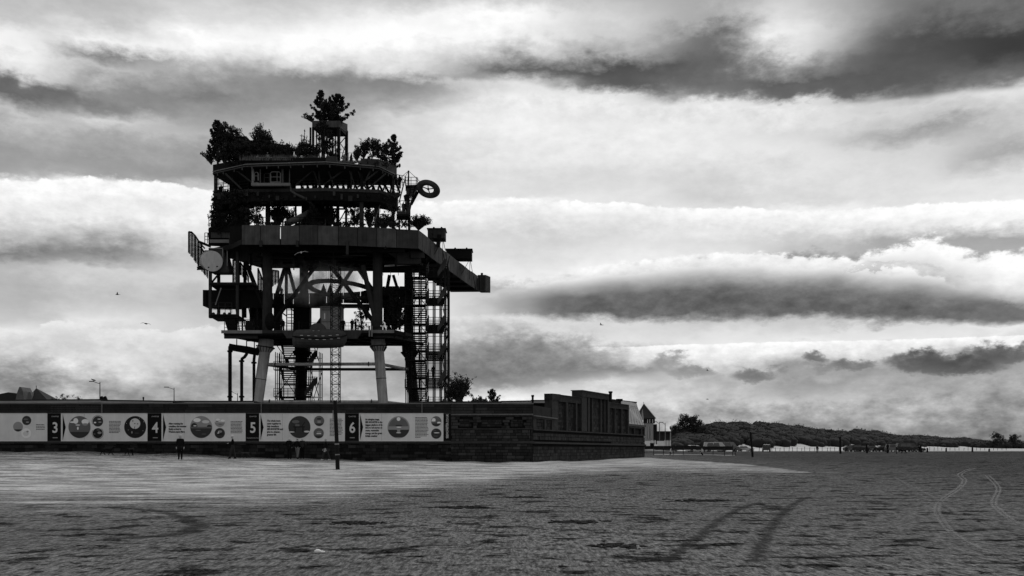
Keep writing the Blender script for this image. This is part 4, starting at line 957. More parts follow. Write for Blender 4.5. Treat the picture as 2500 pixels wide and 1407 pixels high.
# side tower on the left: open frame, round drum, boxes
for px, y0, y1, Y in ((513.5, 606, 776, 119.5), (580, 600, 776, 119.5), (534, 640, 776, 123.5), (598, 640, 776, 123.5)): beam('tower_post', P(px, y0, Y), P(px, y1, Y), .34, .34, 'steel2' if Y < 120 else 'steel')
beam('tower_beam', P(511, 693.5, 119.5), P(625, 693.5, 119.5), .3, .36, 'steel2'); beam('tower_beam', P(511, 772.5, 119.5), P(582, 772.5, 119.5), .3, .5); beam('tower_beam', P(513, 693, 119.5), P(534, 700, 123.5), .3, .35); beam('tower_beam', P(511, 665, 119.5), P(560, 665, 119.5), .3, .3, 'steel2')
deck('tower_floor', [(511, 119.3), (582, 119.3), (600, 124), (532, 124)], 17.95, 18.15)
deck('tower_floor', [(511, 119.3), (620, 119.3), (630, 124), (532, 124)], 21.9, 22.1)
plate('tower_box', [P(495, 708, 121), P(581, 709, 121), P(581, 750, 121), P(511, 749, 121), P(495, 747, 121)], 2.2, 'steel'); beam('box_stiffener', P(503, 709, 120.9), P(503, 747, 120.9), .15, .15, 'steel')
plate('tower_box', [P(580, 709, 121.5), P(640, 709, 121.5), P(640, 752, 121.5), P(580, 752, 121.5)], .5, 'steel')
diag((540, 703), (526, 745), 119.3, 119.3, .07, 'galv'); diag((517, 690), (535, 668), 119.6, 121, .12)
railing([P(517, 765, 119.4), P(566, 765, 119.4)], 1.3, plat, 'steel2', .8, 3, .035)
b = MB()
for px in (521, 533, 548, 560): b.blob(P(px, 767, 119.2), .22, 8, 5)
b.build('floodlight_row', 'steel2', plat)
plate('drum_housing', [P(512, 606, 119.3), P(545, 606, 119.3), P(560, 664, 119.3), P(512, 664, 119.3)], 2.2, 'fascia')
for p, q in (((512, 607), (545, 607)), ((544, 607), (544, 640)), ((555, 612), (555, 650))): beam('housing_trim', P(p[0], p[1], 119.2), P(q[0], q[1], 119.2), .12, .12, 'edge')
fc = P(518.5, 638, 118.3); bk = P(512, 637, 119.6); b = MB(); b.tube([bk, bk.lerp(fc, .5), fc], [1.22, 1.25, 1.25], 40); dr = b.build('drum', 'disc', plat)
for f in (.15, .5, .85): b = MB(); c = bk.lerp(fc, f); d = (fc - bk).normalized(); b.tube([c - d * .05, c + d * .05], 1.28, 40); b.build('drum_hoop', 'edge', dr)
for px, py in ((530, 651), (509, 653)): b = MB(); b.blob(P(px, py, 118.2), (.12, .05, .08), 8, 5); b.build('bolt', 'steel', dr)
# lattice scale-screens fanning out from the tower
def screen(poly_top, x0, x1, Y, yb0, yb1, nx, ny, par=plat):
    """fan panel: posts, rungs and small scales between, between a curved top edge and a stepped foot"""
    b = MB(); root = None
    for i in range(nx + 1):
        x = x0 + (x1 - x0) * i / nx; yt = lerp_tab(poly_top, x); yb = yb0 + (yb1 - yb0) * i / nx; b.bar(P(x, yt, Y), P(x, yb, Y), .10 if i % 2 else .16)
    o = b.build('lattice_screen', 'steel', par); s = MB(); ys = [min(p[1] for p in poly_top) + j * 3.1 for j in range(ny)]
    for i in range(nx * 2):
        xa, xc = x0 + (x1 - x0) * i / (nx * 2), x0 + (x1 - x0) * (i + .86) / (nx * 2)
        yt = lerp_tab(poly_top, (xa + xc) / 2); yb = yb0 + (yb1 - yb0) * (i + .5) / (nx * 2)
        for y in ys:
            if yt + .5 < y < yb: s.box(P((xa + xc) / 2, y, Y - .05), ((xc - xa) * 1.08 * Y / F, .04, 2.5 * Y / F), rot=Euler((math.radians(RND.uniform(-35, 35)), 0, 0)))
    s.build('scales', 'steel', o, kind='stuff')
    e = MB(); pts = [P(x, y, Y) for x, y in poly_top]; e.tube(pts, .1, 6); e.build('curved_rim', 'steel', o)
screen([(461, 566), (468, 567), (476, 575), (484, 587), (492, 598), (500, 607)], 461, 492, 120.6, 617, 660, 4, 40)
screen([(482, 600), (492, 606), (506, 628)], 484, 507, 120.3, 650, 680, 3, 34)
screen([(570, 634), (584, 640)], 569, 584, 124, 690, 690, 2, 22); screen([(586, 640), (600, 660), (606, 676)], 587, 607, 123, 672, 690, 3, 20); screen([(630, 655), (640, 680), (646, 690)], 630, 645, 126, 720, 724, 2, 24); screen([(664, 660), (680, 662)], 665, 680, 127, 700, 690, 2, 14)
beam('screen_arm', P(484, 590, 120.6), P(514, 602, 120.6), .3, .3); beam('screen_arm', P(482, 655, 120.4), P(512, 648, 120.4), .35, .3); b = MB(); b.slab([P(480, 659, 120.3), P(486, 648, 120.3), P(497, 658, 120.3)], (0, .3, 0)); b.build('screen_foot', 'steel', plat)

# walkway round the upper level and its columns
deck('upper_walkway', [(522, 120.2), (605, 118.2), (795, 117.6), (925, 118.4), (972, 121.4), (972, 123.4), (920, 121.6), (795, 120.6), (620, 120.8), (545, 123)], 32.0, 33.15)
for a, Ya, c, Yc, m in ((522, 120.1, 605, 118.1, 'steel2'), (605, 118.1, 712, 117.8, 'steel2'), (712, 117.8, 795, 117.5, 'fascia'), (795, 117.5, 925, 118.3, 'fascia'), (925, 118.3, 972, 121.3, 'steel2')):
    plate('walkway_edge', [Vector(((a - HX) / F * Ya, Ya, 33.5)), Vector(((c - HX) / F * Yc, Yc, 33.5)), Vector(((c - HX) / F * Yc, Yc, 33.1)), Vector(((a - HX) / F * Ya, Ya, 33.1))], .1, m)
for px, y0, y1, Y, w in ((825, 490, 560, 121.5, .34), (845, 490, 560, 121.5, .26), (883, 462, 556, 118.6, .48), (920, 480, 558, 120.5, .6), (960, 470, 560, 121.4, .34), (654, 490, 556, 121, .5), (722, 490, 556, 122, .2), (605, 470, 556, 121, .4), (800, 490, 556, 123, .3)):
    beam('column', P(px, y0, Y), P(px, y1, Y), w, w, 'steel2' if w > .45 else 'steel')
beam('rail_beam', P(800, 510.5, 121.6), P(848, 510.5, 121.6), .15, .2); diag((829, 540), (843, 515), 121.6, 121.6, .07); diag((832, 500), (846, 512), 121.6, 121.6, .1); diag((915, 540), (928, 500), 119.6, 119.8, .06, 'galv')
plate('plant_room', [P(736, 494, 121.5), P(792, 494, 121.5), P(792, 552, 121.5), P(736, 552, 121.5)], 2.5, 'steel')
b = MB(); cc = P(945, 470, 121); b.slab([cc + Vector((2.6 * math.cos(math.pi * (1 + k / 12)) * .62, 0, .9 * math.sin(math.pi * (1 + k / 12)))) for k in range(13)], (0, .8, 0)); b.build('curved_hood', 'fascia', plat)
railing([P(928, 519, 121.6), P(957, 519, 121.6)], 1.4, plat, 'steel', .75, 3, .04)
# tube slide winding down between the levels
pts = [P(709, 452, 117.4), P(710, 466, 117.4), P(722, 474, 117.5), P(742, 484, 117.8), P(757, 493, 118.4), P(764, 504, 119.2), P(758, 516, 119.6), P(744, 526, 119.2), P(728, 534, 118.4), P(712, 541, 117.8), P(698, 547, 117.4)]
b = MB(); b.tube(pts, [.10, .12, .14, .17, .2, .3, .36, .4, .42, .42, .38], 12); sl = b.build('tube_slide', 'fasciaL', plat, smooth=True)
b = MB(); b.tube([P(690, 556, 117.6), P(691, 538, 117.6), P(694, 533, 117.6), P(703, 530, 117.6)], .1, 8); b.build('hoop_rail', 'steel', sl)

# roof deck: slab, pale edge, under-truss
RT = [(520, 120.1), (600, 117), (795, 116), (925, 117.9), (968, 121.6), (976, 124.8), (560, 124.8)]
Zr = 36.2
deck('roof_deck', RT, Zr - .4, Zr - .05)
for (a, Ya), (c, Yc) in zip(RT[:4], RT[1:5]):
    pa, pc = Vector(((a - HX) / F * Ya, Ya - .05, Zr)), Vector(((c - HX) / F * Yc, Yc - .05, Zr))
    b = MB(); b.bar(pa, pc, .14, .10); b.build('edge_rail', 'edge', plat); b = MB(); b.bar(pa - Vector((0, 0, .24)), pc - Vector((0, 0, .24)), .10, .10); b.build('edge_rail', 'fasciaL', plat)
    n = max(2, round((pc - pa).length / 1.55))
    for i in range(n): q = pa.lerp(pc, (i + .5) / n + RND.uniform(-.2, .2) / n); b = MB(); b.box(q + Vector((0, -.02, -.48)), (.12, .1, .3)); b.build('edge_bracket', 'fasciaL', plat)
for a, c in (((573, 413), (617, 447)), ((766, 415), (722, 453)), ((762, 406), (779, 454)), ((778, 415), (781, 454)), ((844, 412), (790, 452)), ((850, 408), (868, 458)), ((858, 412), (858, 458)), ((924, 416), (874, 457)), ((942, 424), (898, 462)), ((872, 412), (893, 460)), ((905, 415), (884, 460)), ((800, 410), (815, 456)), ((550, 424), (590, 462))):
    diag(a, c, 118.3, 118.6, .11, 'fascia')
for i in range(34): x = 724 + i * 7.3; diag((x, 442 + (i % 3)), (x + (10 if i % 2 else -9) + (i * 7 % 5), 470), 123.4, 122.4, .10 + .05 * (i % 2))
for px, Y in ((527, 120.6), (883, 118.4), (960, 121.6), (772, 119), (700, 119.4), (800, 123.5), (850, 123.5)): beam('upper_post', Vector(((px - HX) / F * Y, Y, 33)), Vector(((px - HX) / F * Y, Y, Zr - .3)), .38 if px < 530 else .3, None, 'fascia' if px in (527, 960) else 'steel')
railing([P(523, 468, 120.4), P(568, 463, 119)], 2.0, plat, 'steel', .7, 4, .035)
# control cabin hung under the roof edge
cab = plate('cabin', [P(616, 406, 119.2), P(708, 406, 119.2), P(708, 452, 119.2), P(616, 452, 119.2)], .15, 'steel')
for px, w, m in ((617.5, .26, 'edge'), (635.5, .13, 'fasciaL'), (690, .24, 'fasciaL'), (707, .13, 'fasciaL')): b = MB(); b.bar(P(px, 404, 117.5), P(px, 455, 117.5), w); b.build('cabin_post', m, cab)
b = MB(); b.bar(P(614.5, 451.5, 117.5), P(709, 451.5, 117.5), .5, .34); b.build('cabin_sill', 'edge', cab)
b = MB(); b.bar(P(622, 447, 117.9), P(631, 447, 117.9), .1, .2); b.bar(P(661, 446, 117.9), P(684, 446, 117.9), .1, .24); b.build('cabin_panel', 'edge', cab)
def hoop(x0, x1, y0, y1, Y, par, m='edge'):
    b = MB(); q = [(x0, y1), (x0, y0 + 3), (x0 + 3, y0), (x1 - 3, y0), (x1, y0 + 3), (x1, y1)]; b.tube([P(a, c, Y) for a, c in q], .05, 6); ym = (y0 + y1) / 2
    b.tube([P(x0, ym - 1, Y), P(x1, ym - 1, Y)], .04, 5); b.tube([P((x0 + x1) / 2 + 4, y0, Y), P((x0 + x1) / 2 + 4, y1, Y)], .04, 5); b.build('hoop_rail', m, par)
hoop(621, 630.5, 421, 441, 117.4, cab); hoop(660.5, 684.5, 420, 447, 117.3, cab); hoop(645, 662, 424, 446, 118.3, cab, 'fasciaL')
# roof garden: parapets, shed, fence, lookout tower, planters
for a, Ya, c, Yc, y in ((519, 120.0, 600, 117.1, (402, 386)), (600, 117.1, 795, 116.2, (386, 384)), (795, 116.2, 822, 116.4, (381, 381))):
    pa, pc = Vector(((a - HX) / F * Ya, Ya + .12, Zr + .06)), Vector(((c - HX) / F * Yc, Yc + .12, Zr + .06)); za, zc = CAMZ + (HY - y[0]) / F * Ya, CAMZ + (HY - y[1]) / F * Yc
    plate('garden_parapet', [pa, pc, Vector((pc.x, pc.y, zc)), Vector((pa.x, pa.y, za))], .15, 'steel' if a < 795 else 'fascia')
pz = [Vector(((a - HX) / F * Y, Y + .12, Zr + .06)) for a, Y in ((880, 117.3), (925, 118), (968, 121.6))]; hz = [CAMZ + (HY - y) / F * Y for y, Y in ((386, 117.3), (388, 118), (405, 121.6))]
for i in (0, 1): plate('planter', [pz[i], pz[i + 1], Vector((pz[i + 1].x, pz[i + 1].y, hz[i + 1])), Vector((pz[i].x, pz[i].y, hz[i]))], .2, 'fascia' if i == 0 else 'fasciaL')
deck('planter_soil', [(882, 117.6), (925, 118.4), (966, 121.9), (970, 123.6), (884, 120)], Zr, Zr + .55)
deck('garden_bed', [(524, 120.4), (602, 117.5), (795, 116.7), (795, 121), (560, 123.5)], Zr, Zr + .6)
shed = plate('garden_shed', [P(567, 336, 119.5), P(600, 336, 119.5), P(600, 385, 119.5), P(567, 385, 119.5)], 2.2, 'steel'); b = MB(); q = P(565.5, 335, 119.4); b.slab([q, P(601.5, 335, 119.4), P(601.5, 335, 119.4) + Vector((0, 2.4, .05)), q + Vector((0, 2.4, .05))], (0, 0, .12)); b.build('shed_roof', 'steel2', shed)
pipe('arched_rail', [P(566, 352, 119), P(572, 330, 119), P(580, 323, 119), P(590, 325, 119), P(597, 333, 119), P(600, 345, 119)], .06, 'steel')
plate('sloping_screen', [P(600, 342, 119.2), P(640, 344, 119.2), P(690, 353, 119.2), P(715, 362, 119.2), P(715, 384, 119.2), P(600, 384, 119.2)], .2, 'steel')
x = 690
while x < 762:
    y = 354 + (x - 690) * .22; beam('fence_slat', P(x, y - 1.5, 119.6), P(x, 385, 119.6), .13, .06, 'wood'); x += 4.3
beam('fence_rail', P(690, 362, 119.7), P(762, 374, 119.7), .08, .12, 'wood')
# lookout tower
tw = plate('planter_box', [P(762, 295, 118.2), P(829, 295, 118.2), P(829, 311, 118.2), P(762, 311, 118.2)], .15, 'fasciaL')
b = MB(); p0, p1 = P(829, 295, 118.2), P(848.5, 303.5, 121.5); q0, q1 = P(829, 311, 118.2), P(848.5, 325, 121.5); b.slab([p0, p1, q1, q0], (-.14, .08, 0)); b.build('planter_side', 'fascia', tw)
b = MB(); b.prism([((762 - HX) / F * 118.3, 118.3), ((829 - HX) / F * 118.3, 118.3), ((848 - HX) / F * 121.5, 121.5), ((785 - HX) / F * 121.5, 121.5)], p0.z - .9, p0.z - .3); b.build('planter_floor', 'steel', tw)
for px, y0, Y, w in ((758, 312, 119.4, .2), (764, 311, 118.4, .22), (827, 311, 118.4, .34), (846, 320, 121.4, .36), (788, 318, 121.4, .25)): b = MB(); b.bar(P(px, y0, Y), Vector(((px - HX) / F * Y, Y, Zr)), w); b.build('tower_post', 'steel', plat)
for k in range(9): beam('timber_slat', P(766 + k * 6.6, 312, 120.4), P(766 + k * 6.6, 385, 119.8), .14, .06, 'wood')
diag((831, 350), (845, 333), 119.6, 121.2, .06); diag((832, 352), (846, 372), 119.6, 121.2, .05); diag((846, 345), (833, 388), 121.2, 119.6, .05)
railing([P(820, 398, 117.2), P(882, 399, 117.6)], 1.25, plat, 'steel2', 1.4, 2, .03)

# crow's-nest platform and stair on the right flank
cn = deck('lookout_floor', [(990, 119.6), (1019, 119.4), (1019, 121.4), (990, 121.6)], 34.2, 34.4, 'steel')
b = MB(); b.slab([P(991, 460, 119.7), P(1016, 458, 119.6), P(1010, 475, 119.8), P(992, 476, 119.8)], (0, 1.2, 0)); b.build('lookout_box', 'fascia', plat)
railing([P(991, 457.5, 119.6), P(1016, 457.5, 119.6), P(1020, 459, 120.8)], 1.25, plat, 'steel', .55, 3, .04); railing([P(966, 450, 121), P(990, 455, 120)], 1.25, plat, 'steel', .6, 3, .05)
beam('mast', P(997.5, 457, 119.9), P(997.5, 417, 119.9), .16, .16)
for q in ((966, 444), (1029, 447), (994, 452), (985, 440)): pipe('guy_wire', [P(997.5, 417.5, 119.9), P(q[0], q[1], 119.6)], .03, 'steel', n=5)
for dx, w in ((0, .13), (4, .06), (7.5, .06), (11, .13)): beam('stair_stringer', P(1003 + dx * .95, 452, 119.3), P(993 + dx * .45, 527, 119.0), w, w, 'fasciaL' if w < .1 else 'steel')
for k in range(11): f = k / 10; beam('stair_tread', P(1003 - 9 * f, 457 + 66 * f, 119.3), P(1013 - 16 * f, 457 + 66 * f, 119.3), .25, .06, 'steel')
diag((988, 440), (974, 496), 119.6, 119.4, .08, 'fasciaL')
deck('stair_landing', [(968, 118.8), (998, 118.8), (1000, 121), (968, 121)], 30.35, 30.6); railing([P(969, 522, 118.9), P(994, 522, 118.9)], 1.6, plat, 'fascia', .45, 4, .04)
plate('stair_skirt', [P(968, 515, 119), P(996, 516, 119), P(994, 527, 119), P(970, 525, 119)], .1, 'fascia')
beam('landing_post', P(975, 526, 119.5), P(975, 562, 119.5), .2); beam('landing_post', P(999, 500, 120), P(999, 562, 120), .3); diag((980, 556), (997, 530), 119.6, 119.6, .09); diag((976, 530), (990, 556), 119.6, 119.6, .09)
plate('stair_enclosure', [P(985, 478, 119.9), P(998, 470, 119.9), P(1000, 505, 119.9), P(990, 505, 119.9)], .6, 'steel')
beam('ring_arm', P(1003, 500, 119.8), P(1020, 468, 119.6), .3, .3)
# ring-shaped turbine housing
tur = empty('ring_sculpture', P(1045, 483, 119.4), 'dark ring-shaped pod with spoked hole on the right flank of the platform', 'sculpture')
tc_ = P(1045.5, 462, 119.4); ax = Vector((-.16, -.50, -.85)).normalized(); u = Vector((1, 0, 0)); u = (u - ax * u.dot(ax)).normalized(); v = ax.cross(u)
def torus(r_c, hw, ht, n=48, m=14, band=None):
    b = MB(); vs = []
    for i in range(n):
        a = 6.28318 * i / n; d = u * math.cos(a) + v * math.sin(a)
        for j in range(m): t = 6.28318 * j / m; vs.append(tc_ + d * (r_c + hw * math.cos(t)) + ax * (ht * math.sin(t)))
    b.add(vs, [(i * m + j, i * m + (j + 1) % m, ((i + 1) % n) * m + (j + 1) % m, ((i + 1) % n) * m + j) for i in range(n) for j in range(m)]); return b
torus(1.09, .39, .30).build('shell', 'fasciaL', tur, smooth=True); torus(1.47, .04, .07, 48, 8).build('outer_hoop', 'fasciaL', tur, smooth=True); torus(.72, .04, .06, 48, 8).build('inner_hoop', 'steel', tur, smooth=True)
for a in (.3, 1.55, 2.8, 4.9): b = MB(); b.bar(tc_, tc_ + (u * math.cos(a) + v * math.sin(a)) * .68, .10); b.build('spoke', 'steel', tur)
b = MB(); b.blob(tc_, .16, 10, 6); b.build('hub', 'steel', tur)

# door cabin on the cellar deck
dc = empty('lift_cabin', P(806, 818, 121.6), 'grey cabin with double doors on the lower deck of the platform', 'cabin')
b = MB(); b.slab([P(781, 746, 121.6), P(832, 746, 121.6), P(832, 818, 121.6), P(781, 818, 121.6)], (0, 2.2, 0)); b.build('wall', 'grey', dc)
b = MB(); b.slab([P(778, 740, 121.4), P(832.5, 740, 121.4), P(832.5, 747, 121.4), P(778, 747, 121.4)], (0, 2.6, 0)); b.build('roof', 'steel', dc)
for a, c in ((785.5, 799.5), (800.5, 814)):
    b = MB(); b.slab([P(a, 760, 121.55), P(c, 760, 121.55), P(c, 817, 121.55), P(a, 817, 121.55)], (0, .04, 0)); d = b.build('door', 'grey', dc)
    m_ = (a + c) / 2; b = MB(); b.slab([P(m_ - 1.4, 765, 121.5), P(m_ + 1.4, 765, 121.5), P(m_ + 1.4, 779, 121.5), P(m_ - 1.4, 779, 121.5)], (0, .03, 0)); b.build('window', 'white', d)  # daylight through the slit put in as white colour
    for y in (752, 757, 786): b = MB(); b.bar(P(a, y, 121.52), P(c, y, 121.52), .05, .05); b.build('rail', 'steel', dc)
b = MB(); b.slab([P(782, 775, 121.3), P(782, 812, 121.3), P(755, 812, 121.3)], (0, .2, 0)); b.build('ramp_side', 'steel', dc)

# hanging pipework on the left
hp = empty('hanging_pipework', P(575, 990, 118.6), 'thick dark pipework hanging below the left end of the platform', 'pipework')
def hpipe(name, pts, r): b = MB(); b.tube([P(*q) for q in pts], r, 12); return b.build(name, 'steel', hp)
hpipe('header_pipe', [(559, 845, 118), (575, 848, 118.3), (605, 852, 119), (632, 858, 120)], .32); hpipe('header_pipe', [(562, 852, 118), (605, 860, 119), (630, 865, 120)], .2)
hpipe('drop_pipe', [(561.5, 846, 118), (561.5, 1010, 118)], .23)
hpipe('drop_pipe', [(603, 858, 118.8), (602, 865, 118.8), (597, 872, 118.8), (591, 876, 118.8), (590, 884, 118.8), (590, 1010, 118.8)], .2)
hpipe('drop_pipe', [(622, 862, 119.6), (620, 880, 119.6), (620, 1010, 119.6)], .19)
for px, py, Y in ((561.5, 858, 118), (561.5, 969, 118), (590, 882, 118.8), (590, 969, 118.8), (620, 886, 119.6)): b = MB(); c = P(px, py, Y); b.tube([c - Vector((0, 0, .1)), c + Vector((0, 0, .1))], .33, 14); b.build('pipe_flange', 'steel', hp)
for px, y1, Y in ((578, 846, 118.3), (602, 851, 119), (621, 856, 119.6)): b = MB(); b.bar(P(px, 828, Y), P(px, y1, Y), .1); b.build('hanger', 'steel', hp)

# lifeboat slung in front of the deck
lb = empty('lifeboat', P(780, 850, 113.6), 'covered lifeboat slung against the lower deck between the front legs', 'lifeboat')
def hull(secs, Y0, name, m, n=10):
    """secs: (px, y_top, y_bottom, half_width_m)"""
    b = MB(); vs = []
    for px, yt, yb, hw in secs:
        a, c = P(px, yt, Y0), P(px, yb, Y0); h = a.z - c.z
        for k in range(n):
            t = math.pi * k / (n - 1); vs.append(Vector((a.x, Y0 - hw * math.cos(t) * (1 if h > 0 else 1), a.z - h * math.sin(t) ** .7)))
    S = len(secs); b.add(vs, [(i * n + j, i * n + j + 1, (i + 1) * n + j + 1, (i + 1) * n + j) for i in range(S - 1) for j in range(n - 1)] + [tuple(i * n + j for i in (0,) for j in range(n)), tuple((S - 1) * n + j for j in range(n))[::-1]] + [tuple([i * n for i in range(S)] + [i * n + n - 1 for i in range(S - 1, -1, -1)])])
    return b.build(name, m, lb, smooth=False)
hull([(715, 822, 845, .25), (722, 823, 849, .7), (745, 825, 850, 1.0), (780, 826, 850.5, 1.1), (815, 825, 850, 1.0), (838, 822, 847.5, .7), (846, 819, 835, .2)], 113.7, 'hull', 'boat')
hull([(717, 822, 812, .3), (724, 822, 806, .75), (745, 824, 805, .98), (780, 825, 804, 1.05), (815, 824, 804, .98), (838, 821, 808, .6), (844, 819, 814, .2)], 113.7, 'canopy', 'boat')
b = MB(); b.slab([P(757, 806, 113.1), P(761, 793, 113.2), P(768, 789.5, 113.2), P(784, 789.5, 113.2), P(790, 795, 113.2), P(793, 806, 113.1)], (0, 1.2, 0)); wh = b.build('wheelhouse', 'boat', lb)
for px in (765, 778): b = MB(); b.slab([P(px - 2, 807, 112.62), P(px + 2, 807, 112.62), P(px + 2, 808.4, 112.62), P(px - 2, 808.4, 112.62)], (0, .04, 0)); b.build('window', 'g3', wh)
b = MB(); b.tube([P(714, 821.5, 113.3), P(722, 823, 112.9), P(745, 825, 112.6), P(780, 826, 112.5), P(815, 825, 112.6), P(838, 822, 112.9), P(847, 818.5, 113.3)], .07, 6); b.build('rubbing_strake', 'steel', lb)
for row, ys in ((0, (819, 820, 820.5, 820.5, 819.5, 818)), (1, (827, 828.5, 829.5, 829.5, 828, 826))):
    for k, y in enumerate(ys): px = 736 + k * 17.5 + row * 3; b = MB(); c = P(px, y, 112.48 + .1 * abs(k - 2.5)); b.bar(c - Vector((.17, 0, 0)), c + Vector((.17, 0, .0)), .04, .05); b.build('grab_line', 'pale', lb)
for px in (730, 832): b = MB(); b.bar(P(px, 786, 114.4), P(px, 808, 113.7), .1); b.bar(P(px, 786, 114.4), P(px, 800, 117), .2); b.build('davit', 'steel', lb)

# dark machinery rooms and back walls that close the view through the decks
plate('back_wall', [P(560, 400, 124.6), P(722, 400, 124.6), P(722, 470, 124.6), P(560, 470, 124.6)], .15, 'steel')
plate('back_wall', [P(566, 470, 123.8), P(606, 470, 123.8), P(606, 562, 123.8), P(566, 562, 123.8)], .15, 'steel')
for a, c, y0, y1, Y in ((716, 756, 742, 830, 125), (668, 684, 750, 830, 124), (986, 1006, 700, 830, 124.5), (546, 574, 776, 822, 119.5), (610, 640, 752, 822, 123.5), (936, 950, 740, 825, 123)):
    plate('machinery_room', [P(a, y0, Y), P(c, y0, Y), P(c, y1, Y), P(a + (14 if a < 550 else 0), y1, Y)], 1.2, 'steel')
plate('canopy_panel', [P(665, 742, 124), P(755, 742, 124), P(755, 750, 124), P(665, 750, 124)], 1.5, 'steel')
for px in (700, 712): beam('deck_post', P(px, 745, 124), P(px, 830, 124), .12)
for y in (757, 768, 776, 784, 790): beam('louvre', P(702, y, 124.2), P(722, y, 124.2), .1, .09)
for px in (592, 611, 628): beam('deck_post', P(px, 748, 121), P(px, 815, 121), .16)
plate('crate_row', [P(600, 783, 118.5), P(617, 783, 118.5), P(617, 812, 118.5), P(600, 812, 118.5)], 1, 'steel')

# cables, conduits and lamps slung under the decks, rails on the walkway
rq = random.Random(21)
for i in range(26):
    x0 = rq.uniform(600, 960); Y = rq.uniform(116.5, 125); zz = CAMZ + (HY - rq.uniform(606, 640)) / F * Y; L = rq.uniform(1.5, 6)
    q = Vector(((x0 - HX) / F * Y, Y, min(zz, 25.8))); kind = rq.random()
    if kind < .5: pipe('conduit', [q, q + Vector((L, rq.uniform(-.5, .5), rq.uniform(-.1, .1)))], rq.uniform(.05, .14), rq.choice(('steel', 'steel2', 'fascia')), n=7)
    elif kind < .75: beam('drop_bracket', q + Vector((0, 0, .4)), q - Vector((0, 0, rq.uniform(.4, 1.3))), .12, .12, 'steel2')
    else: b = MB(); b.box(q, (rq.uniform(.4, 1.2), .5, rq.uniform(.4, .9))); b.build('junction_box', rq.choice(('steel2', 'fascia')), plat)
for i in range(20):
    x0 = 540 + i * 22.5 + rq.uniform(-6, 6); Y = lerp_tab([(522, 120), (605, 118), (795, 117.4), (925, 118.2), (972, 121.2)], x0)
    q = P(x0, 466, Y - .1); b = MB(); b.box(q - Vector((0, 0, rq.uniform(.2, 1.0))), (rq.uniform(.15, .5), .15, rq.uniform(.25, .7))); b.build('walkway_lamp', rq.choice(('steel', 'fascia', 'steel2')), plat)
    if i % 3 == 0: pipe('hanging_cable', [q, q + Vector((.6, .1, -1.7)), q + Vector((1.6, .1, -1.2))], .03, 'steel', n=5)
pts_ = [Vector(((a - HX) / F * Y, Y + .1, 33.5)) for a, Y in ((524, 120.1), (605, 118.2))]; railing(pts_, 1.1, plat, 'steel', 1.2, 3, .04)
pts_ = [Vector(((a - HX) / F * Y, Y + .1, 33.5)) for a, Y in ((714, 117.8), (795, 117.6), (925, 118.4), (970, 121.4))]; railing(pts_, 1.1, plat, 'steel', 1.2, 3, .04)
pts_ = [Vector(((a - HX) / F * Y, Y + .5, 28.2)) for a, Y in ((640, 115), (790, 115), (1019, 117.3))]; railing(pts_, 1.2, plat, 'steel', 1.4, 2, .04)
for px, y0, y1, Y in ((560, 600, 640, 121), (612, 606, 660, 122), (780, 612, 655, 123), (870, 640, 658, 128), (640, 600, 625, 118), (966, 606, 650, 120)): pipe('riser_pipe', [P(px, y0, Y), P(px, y1, Y)], .13, 'steel2', n=8)
for px in (561, 575, 590, 607, 622): beam('stair_bar', P(px, 752, 122), P(px + 10, 806, 122), .1, .1)
for a, c in (((660, 745), (700, 772)), ((700, 745), (735, 775)), ((940, 752), (985, 790))): diag(a, c, 124, 124, .08)

# lattice mast
ms = empty('lattice_mast', P(819, 1000, 114.6), 'slender lattice mast rising behind the lifeboat to the main deck', 'mast'); w = .98
b = MB(); top, bot = P(819, 652, 114.6), P(819, 1010, 114.6); cs = [(-w / 2, -w / 2), (w / 2, -w / 2), (w / 2, w / 2), (-w / 2, w / 2)]
for dx, dy in cs: b = MB(); b.tube([bot + Vector((dx, dy, 0)), top + Vector((dx, dy, 0))], .055, 6); b.build('chord', 'steel', ms)
N = 15; H = (top.z - bot.z) / N
for i in range(N):
    b = MB()
    for k in range(4):
        a, c = Vector((*cs[k], 0)), Vector((*cs[(k + 1) % 4], 0)); z0, z1 = Vector((0, 0, H * i)), Vector((0, 0, H * (i + 1)))
        b.tube([bot + a + z0, bot + c + z0], .03, 4); b.tube([bot + a + z0, bot + c + z0 + (z1 - z0) / 2], .024, 4); b.tube([bot + c + z0 + (z1 - z0) / 2, bot + a + z1], .024, 4)
    b.build('lattice_bay', 'steel', ms)
pipe_b = MB(); pipe_b.tube([P(833, 660, 115), P(833, 895, 115)], .02, 4); pipe_b.build('hoist_cable', 'steel', ms)

